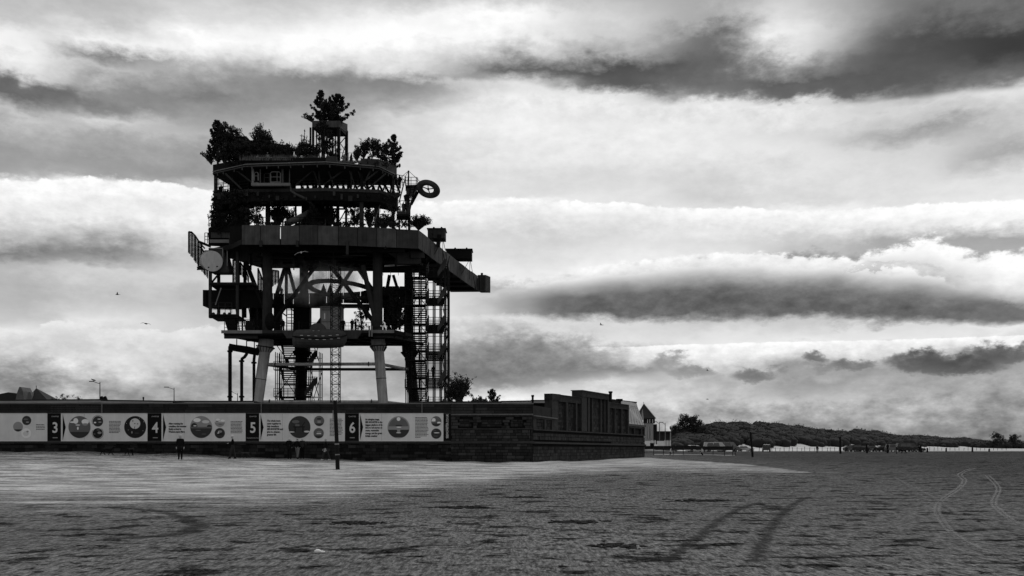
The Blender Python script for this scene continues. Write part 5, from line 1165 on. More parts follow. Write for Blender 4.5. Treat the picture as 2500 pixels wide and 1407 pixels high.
# ------------------------------------------------------------------ scaffold stair towers
def stair_tower(name, label, xl, xm, xr, Y0, Y1, zb, storeys, h1, h2, post_px, ztop, nt1=9, nt2=7):
    root = empty(name, Vector(((xm - HX) / F * Y0, Y0, 0)), label, 'stair tower', None); kx = lambda px, Y: (px - HX) / F * (Y0 + Y1) / 2
    XL_, XM, XR = kx(xl, 0), kx(xm, 0), kx(xr, 0)
    for px in post_px:
        for Y in (Y0, (Y0 + Y1) / 2, Y1):
            b = MB(); b.tube([Vector((kx(px, 0), Y, 0)), Vector((kx(px, 0), Y, ztop))], .06, 5); b.build('standard', 'steel', root)
    ox0, ox1 = kx(post_px[0], 0), kx(post_px[-1], 0); me = {}
    def tread(wd, x, y, z, par):
        key = round(wd, 3)
        if key not in me:
            q = MB(); q.box((0, 0, 0), (wd, .3, .13)); me[key] = bpy.data.meshes.new('tread'); me[key].from_pydata(q.v, [], q.f); me[key].materials.append(M['steel'])
        o = bpy.data.objects.new('tread', me[key]); COL.objects.link(o); o.parent = par; o.location = wmat(par).inverted() @ Vector((x, y, z))
    z = zb
    for s in range(storeys):
        # front landing
        b = MB(); b.box(((ox0 + XR) / 2, Y0 - .45, z), (XR - ox0, .9, .1)); b.build('landing', 'steel', root)
        b = MB(); b.box(((XL_ + XR) / 2, Y1 + .45, z + h1), (XR - XL_ + .3, .9, .1)); b.build('landing', 'steel', root)
        for x in (XM + .08, XR): fl = MB(); fl.bar(Vector((x, Y0, z)), Vector((x, Y1, z + h1)), .06, .28); f1 = fl.build('stringer', 'steel', root)
        for k in range(nt2): f = (k + .5) / nt2; tread(XR - XM - .14, (XM + XR) / 2 + .04, Y0 + (Y1 - Y0) * f, z + h1 * f, f1)
        for x in (XL_, XM - .08): fl = MB(); fl.bar(Vector((x, Y1, z + h1)), Vector((x, Y0, z + h1 + h2)), .06, .28); f2 = fl.build('stringer', 'steel', root)
        b = MB(); gx = ox1 - .1; b.slab([Vector((XR - .55, Y0 - .9, z + .05)), Vector((gx, Y0 - .9, z + h1)), Vector((gx, Y0 - .9, z + h1 + .8)), Vector((gx - .4, Y0 - .9, z + h1 + .6)), Vector((XR - .6, Y0 - .9, z + .6))], (0, .04, 0)); b.build('guard_panel', 'fascia', root)
        for k in range(nt1): f = (k + .5) / nt1; tread(XM - XL_ - .14, (XL_ + XM) / 2 - .04, Y1 - (Y1 - Y0) * f, z + h1 + h2 * f, f2)
        # balustrades: mesh panels on the sloping sides, barred rails on the landings
        b = MB(); b.slab([Vector((XR + .1, Y0, z + .15)), Vector((XR + .1, Y1, z + h1 + .15)), Vector((XR + .1, Y1, z + h1 + 1.1)), Vector((XR + .1, Y0, z + 1.1))], (.05, 0, 0)); b.build('side_panel', 'steel2', root)
        b = MB(); b.slab([Vector((XL_ - .06, Y1, z + h1 + .15)), Vector((XL_ - .06, Y0, z + h1 + h2 + .15)), Vector((XL_ - .06, Y0, z + h1 + h2 + 1.1)), Vector((XL_ - .06, Y1, z + h1 + 1.1))], (.04, 0, 0)); b.build('side_panel', 'steel2', root)
        railing([Vector((ox0, Y0 - .85, z)), Vector((XR, Y0 - .85, z))], 1.1, root, 'steel', 1.0, 3, .045, 'handrail', bars=.2)
        railing([Vector((XM, Y1 + .85, z + h1)), Vector((XR + .3, Y1 + .85, z + h1))], 1.1, root, 'steel', 1.0, 3, .045, 'handrail', bars=.2)
        for (xa, xb, flip) in ((ox0, XM, s % 2), (XR, ox1, 1 - s % 2)):
            if abs(xb - xa) < .15: continue
            a, c = (xa, xb) if flip else (xb, xa); b = MB(); b.tube([Vector((a, Y0, z)), Vector((c, Y0, z + h1 + h2))], .05, 4); b.build('scaffold_brace', 'steel', root)
            b = MB(); b.tube([Vector((c, Y1, z)), Vector((a, Y1, z + h1 + h2))], .05, 4); b.build('scaffold_brace', 'steel', root)
        for Y in (Y0, Y1):
            b = MB(); b.tube([Vector((ox0, Y, z + .02)), Vector((ox1, Y, z + .02))], .035, 4); b.tube([Vector((ox0, Y, z + h1)), Vector((ox1, Y, z + h1))], .03, 4); b.build('ledger', 'steel', root)
        b = MB(); b.slab([Vector((XM - .05, Y0 + .3, z + .3)), Vector((XM + .05, Y1 - .3, z + h1)), Vector((XM + .05, Y1 - .3, z + h1 + 1.2)), Vector((XM - .05, Y0 + .3, z + 1.5))], (.07, 0, 0)); b.build('newel_panel', 'steel', root)
        z += h1 + h2
    return root
k = 122.5 / F
stair_tower('stair_tower', 'tall dark scaffold stair tower on the right side of the platform', 1008, 1043, 1083, 120.8, 124.2, CAMZ + (HY - 1014) * k - .15, 6, 1.5, 1.97, (994, 1009, 1026, 1042, 1060, 1076, 1087, 1095), CAMZ + (HY - 655) * k)
k = 126.5 / F
stair_tower('stair_tower', 'shorter dark scaffold stair tower between the legs, around the rear left leg', 690, 724, 762, 125.2, 127.2, CAMZ + (HY - 1036) * k, 3, 1.75, 1.75, (677, 688, 722, 758, 783), CAMZ + (HY - 862) * k, 7, 7)

# ------------------------------------------------------------------ planting on and around the platform
def at_tree(px, yb, yt, wpx, Y, kind, label, seed, name=None, group='trees and shrubs planted on the platform', **k):
    base = P(px, yb, Y); h = (yb - yt) * Y / F; w = wpx * Y / F
    return tree(name or {'pine': 'pine_tree', 'twig': 'birch_sapling', 'shrub': 'shrub', 'broad': 'tree'}[kind], base, h, w, kind, label, group, seed, cat='tree' if kind in ('pine', 'broad', 'twig') else 'shrub', **k)
at_tree(784, 300, 226, 46, 119.2, 'pine', 'taller dark pine on top of the lookout tower, left of the pair', 11, dens=2.4)
at_tree(824, 302, 238, 62, 119.6, 'pine', 'broader dark pine on top of the lookout tower, right of the pair', 12, dens=2.4)
at_tree(806, 300, 252, 60, 119.0, 'shrub', 'dense shrub between the two pines on the lookout tower', 13, dens=1.6)
at_tree(768, 302, 276, 30, 119.0, 'twig', 'wispy sapling leaning out left from the lookout tower planter', 14, lean=-.75)
at_tree(792, 388, 300, 42, 117.6, 'shrub', 'dark climbing shrub in front of the lookout tower', 15, dens=2.0, mleaf='leafP')
at_tree(812, 390, 340, 36, 117.6, 'shrub', 'low dark shrub at the right foot of the lookout tower', 115, dens=1.8, mleaf='leafP')
at_tree(744, 382, 312, 28, 118.6, 'twig', 'bare slim sapling just left of the lookout tower', 16)
at_tree(532, 402, 300, 52, 119.8, 'pine', 'tall dark pine at the left end of the roof garden', 17, dens=2.6, lean=-.02)
at_tree(560, 396, 303, 58, 119.6, 'broad', 'leafy dark tree beside the pine at the left end of the roof garden', 18, dens=2.8)
at_tree(516, 402, 365, 44, 120.2, 'twig', 'wispy sapling overhanging the left roof corner', 19, lean=-.35)
at_tree(634, 384, 295, 64, 118.6, 'twig', 'upright feathery sapling behind the sloping screen of the roof garden', 20, dens=3.6)
at_tree(648, 384, 332, 50, 118.2, 'shrub', 'rounded shrub below the feathery sapling on the roof garden', 21, dens=2.4)
at_tree(688, 386, 346, 30, 118.2, 'shrub', 'small shrub at the lower end of the sloping screen', 22)
at_tree(590, 392, 350, 60, 117.8, 'shrub', 'low spreading shrub in front of the garden shed', 23, dens=2.6)
at_tree(560, 398, 352, 50, 118.4, 'shrub', 'low dark shrub in front of the leftmost roof pine', 24, dens=2.6)
at_tree(745, 388, 352, 46, 117.6, 'shrub', 'low shrub along the slatted fence of the roof garden', 25, dens=2.2)
at_tree(888, 388, 334, 52, 119.2, 'twig', 'bare sapling behind the right planter of the roof', 26, dens=1.8)
at_tree(910, 392, 345, 46, 118.8, 'shrub', 'round dense shrub in the right roof planter', 27, dens=2.2)
at_tree(940, 402, 352, 40, 120, 'shrub', 'dense shrub between round shrub and pine in the right roof planter', 28, dens=2.0)
at_tree(962, 412, 334, 48, 121.6, 'pine', 'dark pine at the right end of the roof garden', 29, dens=2.4)
for px, yb, yt, w, lb_t in ((604, 390, 336, 34, 'feathery roof shrub just right of the garden shed'), (670, 388, 332, 40, 'feathery roof shrub right of the rounded shrub by the sloping screen'), (706, 388, 344, 32, 'feathery roof shrub at the left end of the slatted fence'), (728, 388, 350, 28, 'feathery roof shrub midway along the slatted fence'), (772, 392, 348, 30, 'feathery roof shrub at the left foot of the lookout tower'), (872, 396, 360, 26, 'feathery roof shrub between the railing and the right planter'), (548, 402, 358, 40, 'feathery roof shrub at the left parapet corner')):
    at_tree(px, yb, yt, w, 117.9, 'twig', lb_t, int(px), name='feathery_shrub', dens=2.2)
# dry grasses along the roof parapet
rnd = random.Random(5); b = MB()
for i in range(1500):
    px = rnd.uniform(585, 880); Y = rnd.uniform(116.6, 118.0); y0 = 392 if px < 800 else 398; q = P(px, y0, Y); hh = rnd.uniform(.35, .85) * (1 if px < 790 else .5); d = Vector((rnd.gauss(0, .12), rnd.gauss(0, .1), hh)); s = .03
    b.add([q - Vector((s, 0, 0)), q + Vector((s, 0, 0)), q + d], [(0, 1, 2)])
o = b.build('roof_grass', 'dry'); o['kind'] = 'stuff'; o['label'] = 'dry grass tufts along the roof garden edge'; o['category'] = 'grass'
# creepers trailing over the deck edges
rnd = random.Random(8); tb_ = MB()
for a, c, y, Y, n, drop in ((530, 720, 470, 118.4, 46, 34), (720, 965, 480, 118.6, 30, 18), (520, 600, 540, 120.4, 40, 30), (600, 1010, 549, 116.4, 70, 7), (560, 960, 400, 117.8, 46, 10), (520, 600, 500, 121.6, 40, 50)):
    cs = []
    for i in range(n):
        px = rnd.uniform(a, c); L = rnd.random() ** 1.5 * drop; m_ = max(1, int(L / 4))
        for j in range(m_ + 1): cs.append(P(px + rnd.gauss(0, 1.5), y + L * j / m_ - 2, Y - .25 + rnd.uniform(-.2, .6)))
    leaf_cloud(tb_, cs, [.32] * len(cs), 12, .16, rnd, -.4, 1.8)
o = tb_.build('trailing_creepers', 'leafP'); o['kind'] = 'stuff'; o['label'] = 'dark creepers trailing over the platform deck edges'; o['category'] = 'creeper'
# main deck planting
at_tree(548, 560, 466, 66, 121.2, 'broad', 'big dark tree filling the left end of the main deck', 30, dens=2.6, mleaf='leafP')
at_tree(584, 560, 486, 60, 120.2, 'broad', 'dark leafy tree second from the left on the main deck', 31, dens=2.4, mleaf='leafP')
at_tree(622, 556, 490, 62, 119.6, 'shrub', 'dark open shrub right of the big trees on the main deck', 32, dens=1.6)
at_tree(534, 520, 462, 30, 121.8, 'shrub', 'small leafy shrub beside the upper left side steps', 33, dens=1.0)
at_tree(530, 566, 520, 44, 120.6, 'shrub', 'dark low shrub above the left tail panels', 34, dens=1.6, mleaf='leafP')
at_tree(680, 556, 488, 58, 122, 'twig', 'open twiggy sapling left of the slide', 35, dens=5.0)
at_tree(708, 556, 492, 40, 122.6, 'twig', 'fine pale-gapped sapling behind the slide', 36, dens=1.5)
at_tree(764, 556, 508, 52, 119.4, 'shrub', 'dense dark shrub right of the slide', 37, dens=1.8, mleaf='leafP')
at_tree(806, 556, 494, 40, 121.8, 'twig', 'twiggy sapling between the two middle columns', 38, dens=4.5)
at_tree(866, 558, 492, 46, 120.4, 'shrub', 'leafy shrub just left of the thick front column', 39, dens=2.4)
at_tree(902, 560, 494, 34, 121, 'twig', 'thin upright sapling right of the thick front column', 40, dens=3.0)
at_tree(936, 564, 516, 54, 118.6, 'twig', 'spiky bush below the right stair landing', 41, dens=2.6)
at_tree(958, 562, 505, 44, 119.6, 'shrub', 'dark shrub under the right stair landing', 42, dens=1.6)
at_tree(1022, 562, 526, 66, 121.5, 'twig', 'wind-blown bush overhanging the wing right of the stair', 43, dens=3.0, lean=.2)
# lower deck planting
at_tree(960, 812, 712, 62, 121.5, 'pine', 'dark pine on the lower deck right of the thick column', 44, dens=2.0)
at_tree(975, 806, 724, 40, 122.5, 'broad', 'dark leafy tree beside the pine on the lower deck', 144, dens=1.6)
at_tree(882, 812, 752, 36, 120.8, 'shrub', 'leafy shrub at the foot of the front right braces', 45, dens=1.6)
at_tree(894, 782, 735, 26, 121.5, 'twig', 'small sapling above the shrub by the front right braces', 46)
at_tree(630, 812, 750, 22, 122.5, 'twig', 'small sapling at the left end of the lower deck', 47, dens=1.6)
# behind the wall
at_tree(1121, 992, 906, 70, 108, 'twig', 'upright bare-tipped tree behind the wall right of the stair tower', 50, group='trees showing above the sea wall', dens=4.0)
at_tree(1118, 992, 935, 62, 108.5, 'shrub', 'leafy lower growth around the bare-tipped tree behind the wall', 51, group='trees showing above the sea wall', dens=1.6)
at_tree(1170, 992, 968, 46, 106, 'twig', 'low bushy growth behind the wall between the tree and the pine', 52, group='trees showing above the sea wall', dens=1.4)
at_tree(1200, 994, 955, 40, 104, 'pine', 'small dark pine behind the wall left of the flat roof', 53, group='trees showing above the sea wall', dens=1.6)
at_tree(155, 988, 964, 26, 140, 'shrub', 'taller of the shrubs behind the wall right of the pyramid roof', 54, group='trees showing above the sea wall')
at_tree(133, 988, 968, 18, 140, 'shrub', 'small shrub directly right of the pyramid roof on the far left', 55, group='trees showing above the sea wall')
at_tree(184, 988, 967, 24, 140, 'shrub', 'open shrub behind the wall left of the first lamp post', 56, group='trees showing above the sea wall', dens=.7)

# mist drifting between the decks from the platform's sprays
m = bpy.data.materials.new('spray_mist'); m.use_nodes = True; t = m.node_tree; t.nodes.clear()
pv = t.nodes.new('ShaderNodeVolumePrincipled'); pv.inputs['Color'].default_value = (.9, .9, .9, 1); pv.inputs['Anisotropy'].default_value = .3
tc = t.nodes.new('ShaderNodeTexCoord'); nz = noise(t, tc.outputs['Object'], .35, 4, .6, .3)
ln = t.nodes.new('ShaderNodeVectorMath'); ln.operation = 'LENGTH'; mp = t.nodes.new('ShaderNodeMapping'); mp.inputs['Scale'].default_value = (1 / 8.0, 1 / 3.4, 1 / 3.4); t.links.new(tc.outputs['Object'], mp.inputs[0]); t.links.new(mp.outputs[0], ln.inputs[0])
dn = nz.smooth(.42, .68) * X(t, ln.outputs['Value']).smooth(1.0, .2) * .8
t.links.new(dn.k, pv.inputs['Density']); ov = t.nodes.new('ShaderNodeOutputMaterial'); t.links.new(pv.outputs[0], ov.inputs['Volume'])
c = P(770, 690, 119.5); b = MB(); b.blob(c, (8.0, 3.4, 3.4), 20, 12); o = b.build('mist', m, origin=c); o['kind'] = 'stuff'

# ------------------------------------------------------------------ wooded dunes on the right
RIDGE = [(1622, 1074, 318), (1640, 1066, 322), (1655, 1050, 328), (1700, 1049, 334), (1735, 1031, 345), (1765, 1032, 352), (1800, 1034, 360), (1870, 1034, 380), (1950, 1042, 410), (2000, 1049, 440), (2060, 1056, 480), (2085, 1051, 500), (2130, 1055, 530), (2180, 1066, 570), (2250, 1066, 640), (2310, 1074, 700), (2340, 1071, 740), (2370, 1079, 780), (2386, 1086, 800), (2400, 1091, 820)]
def ridge_at(px):
    y = lerp_tab([(a, c) for a, c, d in RIDGE], px); Y = lerp_tab([(a, d) for a, c, d in RIDGE], px); return y, Y
dune_pts = []
def make_dunes():
    b = MB(); cols = [1622 + i * 6 for i in range(131)]; prof = [(-.26, -.02), (-.17, .03), (-.12, .16), (-.07, .5), (-.03, .85), (0, 1.0), (.05, .7), (.15, .0)]
    vs = []
    for px in cols:
        y, Y = ridge_at(px); top = CAMZ + (HY - y) / F * Y - 2.6
        for dy, f in prof:
            YY = Y * (1 + dy); g = gz((px - HX) / F * Y, YY); n = .35 * math.sin(px * .13 + dy * 40) + .3 * math.sin(px * .31)
            vs.append(((px - HX) / F * Y * (1 + dy * .35), YY, g + max(top - g, 0) * f + n * f - .05))
    n = len(prof); fs = [(i * n + j, (i + 1) * n + j, (i + 1) * n + j + 1, i * n + j + 1) for i in range(len(cols) - 1) for j in range(n - 1)]
    b.add(vs, fs); o = b.build('dune', 'dunesand', smooth=True); o['kind'] = 'structure'
    return np.array(vs).reshape(len(cols), n, 3)
M['dunesand'] = mat('dune_sand', .5, .95, .35, .12, .3, 3)
DV = make_dunes()
# the scrub wood that covers them: reads as one mass
rnd = random.Random(3); lb_ = MB()
for k in range(2600):
    i = rnd.randrange(DV.shape[0] - 1); u = rnd.random(); v = rnd.random()
    lim = .14 + .12 * math.sin(i * .45) * math.sin(i * .17); s = lim + (1 - lim) * v; j = 1.7 + s * 3.4; j0 = int(j); f = j - j0
    p = Vector(DV[i, j0] * (1 - f) + DV[i, min(j0 + 1, 7)] * f).lerp(Vector(DV[i + 1, j0] * (1 - f) + DV[i + 1, min(j0 + 1, 7)] * f), u)
    r = rnd.uniform(1.1, 3.0) * (.75 + p.y / 1400); p.z += r * .35
    lb_.blob(p, (r * 1.1, r * .9, r * .72), 9, 6, .16, rnd)
    leaf_cloud(lb_, [p + Vector((0, 0, r * .12))], [r * 1.0], 46, r * .13, rnd, 0, 1.6, .4)
o = lb_.build('scrub_wood', 'scrub', smooth=True); o['kind'] = 'stuff'; o['label'] = 'dark wind-shaped scrub wood covering the dunes'; o['category'] = 'wood'
at_tree(1684, 1082, 1019, 66, 322, 'broad', 'big round tree standing above the left end of the dunes', 60, group='trees near the dunes', dens=2.0)
at_tree(1652, 1088, 1040, 40, 318, 'broad', 'smaller round tree left of the big tree by the dunes', 61, group='trees near the dunes', dens=1.6)
at_tree(1716, 1090, 1046, 44, 316, 'broad', 'spreading tree right of the big tree by the dunes', 62, group='trees near the dunes', dens=1.6)
at_tree(2436, 1092, 1062, 36, 560, 'broad', 'dark round tree near the right edge beyond the dunes', 63, group='trees near the dunes', dens=1.6)
at_tree(2478, 1092, 1063, 30, 560, 'broad', 'dark tree cut by the right edge of the picture', 64, group='trees near the dunes', dens=1.6)
at_tree(2404, 1092, 1076, 16, 600, 'shrub', 'small pale shrub left of the far right trees', 65, group='trees near the dunes', mleaf='leafM')
rnd = random.Random(9); hb = MB()
for k in range(150): px = rnd.uniform(2375, 2560); p = P(px, rnd.uniform(1086, 1093), 590 + rnd.uniform(-10, 10)); hb.blob(p, (2.4, 1.5, 1.6), 6, 4, .3, rnd); leaf_cloud(hb, [p], [2.2], 10, .6, rnd)
o = hb.build('hedge', 'scrub', origin=P(2440, 1095, 590)); tag(o, 'low dark hedge line below the far right trees', 'hedge')
b = MB(); hl = [(2350, 1090), (2370, 1077), (2395, 1075), (2420, 1077), (2455, 1073), (2490, 1076), (2600, 1080), (2700, 1095)]
b.slab([P(x, y, 2600) for x, y in hl] + [P(2700, 1100, 2600), P(2350, 1100, 2600)], (0, 400, 0)); M['farhill'] = mat('far_hill', .16, .95, .2, .01); o = b.build('hill', 'farhill'); o['kind'] = 'structure'

# ------------------------------------------------------------------ houses, fences, lamps on the right
th = empty('tower_house', P(1590, 1085, 178), 'pale stone tower house with steep pyramid roof beside the pavilion', 'house'); k = 178 / F
def pbox(name, x0, x1, y0, y1, Y, d, m, par):
    b = MB(); b.slab([P(x0, y0, Y), P(x1, y0, Y), P(x1, y1, Y), P(x0, y1, Y)], (0, d, 0)); return b.build(name, m, par)
pbox('wall', 1575, 1595, 1034, 1085, 178, 4.5, 'render', th); pbox('wall', 1595, 1604, 1036, 1085, 178.8, 3.5, 'stone2', th); pbox('storey', 1577, 1599, 1021, 1034, 178.3, 3.6, 'stone', th)
b = MB(); ap = P(1571.5, 986, 180.5); cs = [P(1553, 1022, 178), P(1601.5, 1022, 177.6), P(1601.5, 1022, 177.6) + Vector((.3, 5.5, 0)), P(1553, 1022, 178) + Vector((.3, 5.5, 0))]; b.add(cs + [ap], [(0, 1, 4), (1, 2, 4), (2, 3, 4), (3, 0, 4), (3, 2, 1, 0)]); rf = b.build('roof', 'roof', th)
b = MB(); b.tube([ap, ap + Vector((0, 0, .35))], .04, 5); b.build('finial', 'steel', rf); b = MB(); b.bar(cs[1] + Vector((0, -.05, 0)), ap + Vector((0, -.05, .03)), .09); b.build('hip_tile', 'galv', rf)
b = MB(); b.slab([P(1569, 1000, 177.4), P(1565.5, 1026, 177.4), P(1572, 1026, 177.4)], (0, .5, 0)); b.build('dormer', 'zinc', th)
for x0, x1, y0, y1 in ((1579, 1583, 1024, 1033), (1585, 1588, 1024, 1033), (1591, 1596, 1024, 1033), (1582, 1585.5, 1042, 1072), (1590, 1593, 1046, 1072)):
    w = pbox('window', x0, x1, y0, y1, 177.9, .1, 'glass', th); b = MB(); b.bar(P((x0 + x1) / 2, y0, 177.85), P((x0 + x1) / 2, y1, 177.85), .08); b.build('mullion', 'white', w)
bh = empty('brick_building', P(1620, 1085, 190), 'dark low building behind the white pickets', 'building'); pbox('wall', 1603, 1637, 1056, 1085, 190, 6, 'brick', bh); pbox('roof', 1602, 1638, 1053, 1056.5, 189.7, 7, 'roof', bh); pbox('gable_trim', 1636, 1638.2, 1056, 1076, 189.5, .3, 'render', bh)
fen = empty('white_fence', P(1605, 1090, 168), 'white board fence with pointed pickets below the tower house', 'fence')
for x0, x1 in ((1571, 1588), (1604, 1621)): pbox('board_panel', x0, x1, 1077, 1089, 168, .1, 'white', fen)
for x in [1590 + i * 3.4 for i in range(4)] + [1622.5 + i * 3.6 for i in range(5)]:
    b = MB(); b.slab([P(x - 1.1, 1089, 168), P(x + 1.1, 1089, 168), P(x + 1.1, 1077, 168), P(x, 1074.5, 168), P(x - 1.1, 1077, 168)], (0, .06, 0)); b.build('picket', 'white', fen)
lw = empty('low_wall', P(1640, 1096, 160), 'long low dark wall below the white pickets and vans', 'wall')
for x0, x1, y0, y1, Y in ((1570, 1642, 1089, 1095, 160), (1642, 1700, 1088, 1096, 165), (1700, 1790, 1090, 1097, 170)): pbox('wall_stretch', x0, x1, y0, y1 + 2, Y, .5, 'stone2', lw)
pbox('bin', 1588, 1597, 1082, 1093, 159, .5, 'steel', lw)
def lamp(px, y0, y1, Y, arm_px, arm_y, label, m='galv'):
    r = empty('street_lamp', P(px, y1, Y), label, 'lamp', 'street lamps'); a = P(px, y1 + 10, Y); c = P(px, y0, Y)
    b = MB(); b.tube([a, c], [.10, .06], 8); b.build('post', m, r); e = P(px + arm_px, arm_y, Y)
    b = MB(); b.tube([c - Vector((0, 0, .3)), e], [.05, .04], 6); b.build('arm', m, r); b = MB(); b.box(e + Vector((-.2 if arm_px < 0 else .2, 0, 0)), (.75, .25, .12)); b.build('lamp_head', m, r); return r
lamp(1610, 1031, 1080, 182, -8, 1030, 'street lamp with single arm, left of the pair by the tower house')
lamp(1624, 1033, 1080, 182, -7, 1031.5, 'street lamp with curved top, right of the pair by the tower house')
lamp(244, 933, 985, 150, -17, 931.5, 'street lamp on the far left with a gull on its arm', 'steel2'); lamp(425, 947, 985, 170, -16, 945.5, 'street lamp second from the left, behind the wall', 'steel2'); lamp(580, 960, 985, 190, -15, 956.5, 'short-looking street lamp between the hanging pipes', 'steel2')
# houses on the far left
lh = empty('pyramid_roof_house', P(88, 985, 150), 'dark pyramid-roofed house showing over the wall on the far left', 'house'); ap = P(88.5, 948, 152); cs = [P(62, 979, 150), P(118, 979, 150), P(118, 979, 150) + Vector((0, 5, 0)), P(62, 979, 150) + Vector((0, 5, 0))]
b = MB(); b.add(cs + [ap], [(0, 1, 4), (1, 2, 4), (2, 3, 4), (3, 0, 4), (3, 2, 1, 0)]); b.build('roof', 'roof', lh); b = MB(); b.tube([ap, ap + Vector((0, 0, .4))], .05, 5); b.build('finial', 'steel', lh); pbox('wall', 66, 114, 979, 995, 150.5, 4, 'brick', lh)
gh = empty('gabled_house', P(45, 985, 152), 'dark house with two rounded gables at the left edge', 'house')
b = MB(); b.slab([P(36, 985, 151), P(42, 958, 151), P(47, 945, 151), P(51, 945, 151), P(56, 956, 151), P(60, 985, 151)], (0, 3, 0)); b.build('gable', 'coping', gh); b = MB(); b.slab([P(66, 985, 150.2), P(67, 965, 150.2), P(70, 957, 150.2), P(74, 957, 150.2), P(77, 966, 150.2), P(78, 985, 150.2)], (0, 3, 0)); b.build('gable', 'coping', gh)
b = MB(); b.slab([P(-30, 985, 153), P(-30, 968, 153), P(20, 958, 153), P(38, 961, 153), P(60, 966, 153), P(68, 969, 153), P(68, 985, 153)], (0, 6, 0)); b.build('roof', 'roof', gh)
for kx in (246.5, 255):
    r = empty('twin_floodlight', P(kx, 979, 81), 'boxy black floodlight %s on the flat roof right of the gull lamp' % ('leftmost of two' if kx < 250 else 'rightmost of two'), 'floodlight', 'floodlights on the flat roof'); c = P(kx + 2.5, 973, 81)
    b = MB(); b.box(c, (.2, .22, .34), rot=Euler((0, math.radians(-25), 0))); b.build('lamp_box', 'steel', r); b = MB(); b.bar(c, P(kx, 980, 81), .05); b.build('bracket', 'steel', r)
stack(350, 971, 980, 81, .05, label='short roof pipe behind the hoarding numeral four')

# ------------------------------------------------------------------ posts on the beach
def post(px, y0, y1, label, r=.13, top_px=None, m='post', chain=False):
    g = ground_hit(px, y1); k = g.y / F; t_ = P(top_px if top_px is not None else px, y0, g.y); root = empty('beach_post', g, label, 'post', 'timber posts standing in the sand')
    b = MB(); b.tube([g - Vector((0, 0, .4)), g.lerp(t_, .33), t_], [r, r * .97, r * .86], 12); b.build('shaft', m, root); return root, g, t_
_, g, t_ = post(825, 978, 1147, 'tall leaning timber post in front of the hoarding', .125, 818)
b = MB()
for f0, f1 in ((.36, .38), (.21, .225)): b.tube([g.lerp(t_, f0), g.lerp(t_, f1)], .135, 12)
b.build('band', 'galv', _)
b = MB(); b.box(g.lerp(t_, .745) + Vector((-.15, -.05, .18)), (.05, .05, .55)); b.build('sign_edge', 'galv', _)
post(1838, 1056, 1116, 'tall timber post near the dark car on the open beach', .16, 1832)
post(2052, 1066, 1108, 'tall timber post left of the row of parked cars', .2, 2051); post(2117, 1083, 1107, 'timber post between the two groups of parked cars', .2, 2115); post(2167, 1085, 1107, 'timber post just left of the tractor', .2); post(2249, 1090, 1105, 'short timber post right of the parked van', .2, 2248)
for i, (px, y0, y1) in enumerate(((2264, 1094, 1105), (2310, 1094, 1103), (2374, 1092, 1104), (2415, 1096, 1103))):
    post(px, y0, y1, ['first', 'second', 'third', 'fourth'][i] + ' low far post from the van towards the right edge', .2)
rf_ = empty('rope_fence', ground_hit(1680, 1112), 'light beach fence of thin posts and rails right of the pavilion', 'fence')
fp = [(1596, 1092, 1111), (1620, 1090, 1111), (1644, 1090, 1111), (1668, 1091, 1111), (1741, 1095, 1112), (1769, 1094, 1113), (1789, 1086, 1113), (1795, 1094, 1113)]; tops = []
for px, y0, y1 in fp:
    g = ground_hit(px, y1); t_ = P(px, y0, g.y); tops.append((g, t_)); b = MB(); b.tube([g, t_], .06, 6); b.build('post', 'steel2', rf_)
for f, m, r in ((.62, 'steel2', .03), (.04, 'pale', .05)):
    for (a, c), (d, e) in zip(tops[:-1], tops[1:]): b = MB(); b.tube([a.lerp(c, f), d.lerp(e, f)], r, 4); b.build('rail', m, rf_)
ff = empty('stake_fence', ground_hit(2000, 1099.5), 'far line of low stakes along the dune foot', 'fence'); rnd = random.Random(4); pv_ = None
for i in range(64):
    px = 1800 + i * 10.4 + rnd.uniform(-2, 2); y1 = 1100.5 + (px - 1800) * .002; g = P(px, 1100.6, 255 + (px - 1800) * .11); g.z = gz(g.x, g.y); hh = rnd.uniform(.9, 1.5); b = MB(); b.tube([g, g + Vector((rnd.gauss(0, .06), 0, hh))], .07, 5); b.build('stake', 'post', ff)
    if pv_ is not None: b = MB(); b.tube([pv_ + Vector((0, 0, .8)), g + Vector((0, 0, .8))], .025, 3); b.build('wire', 'steel2', ff)
    pv_ = g

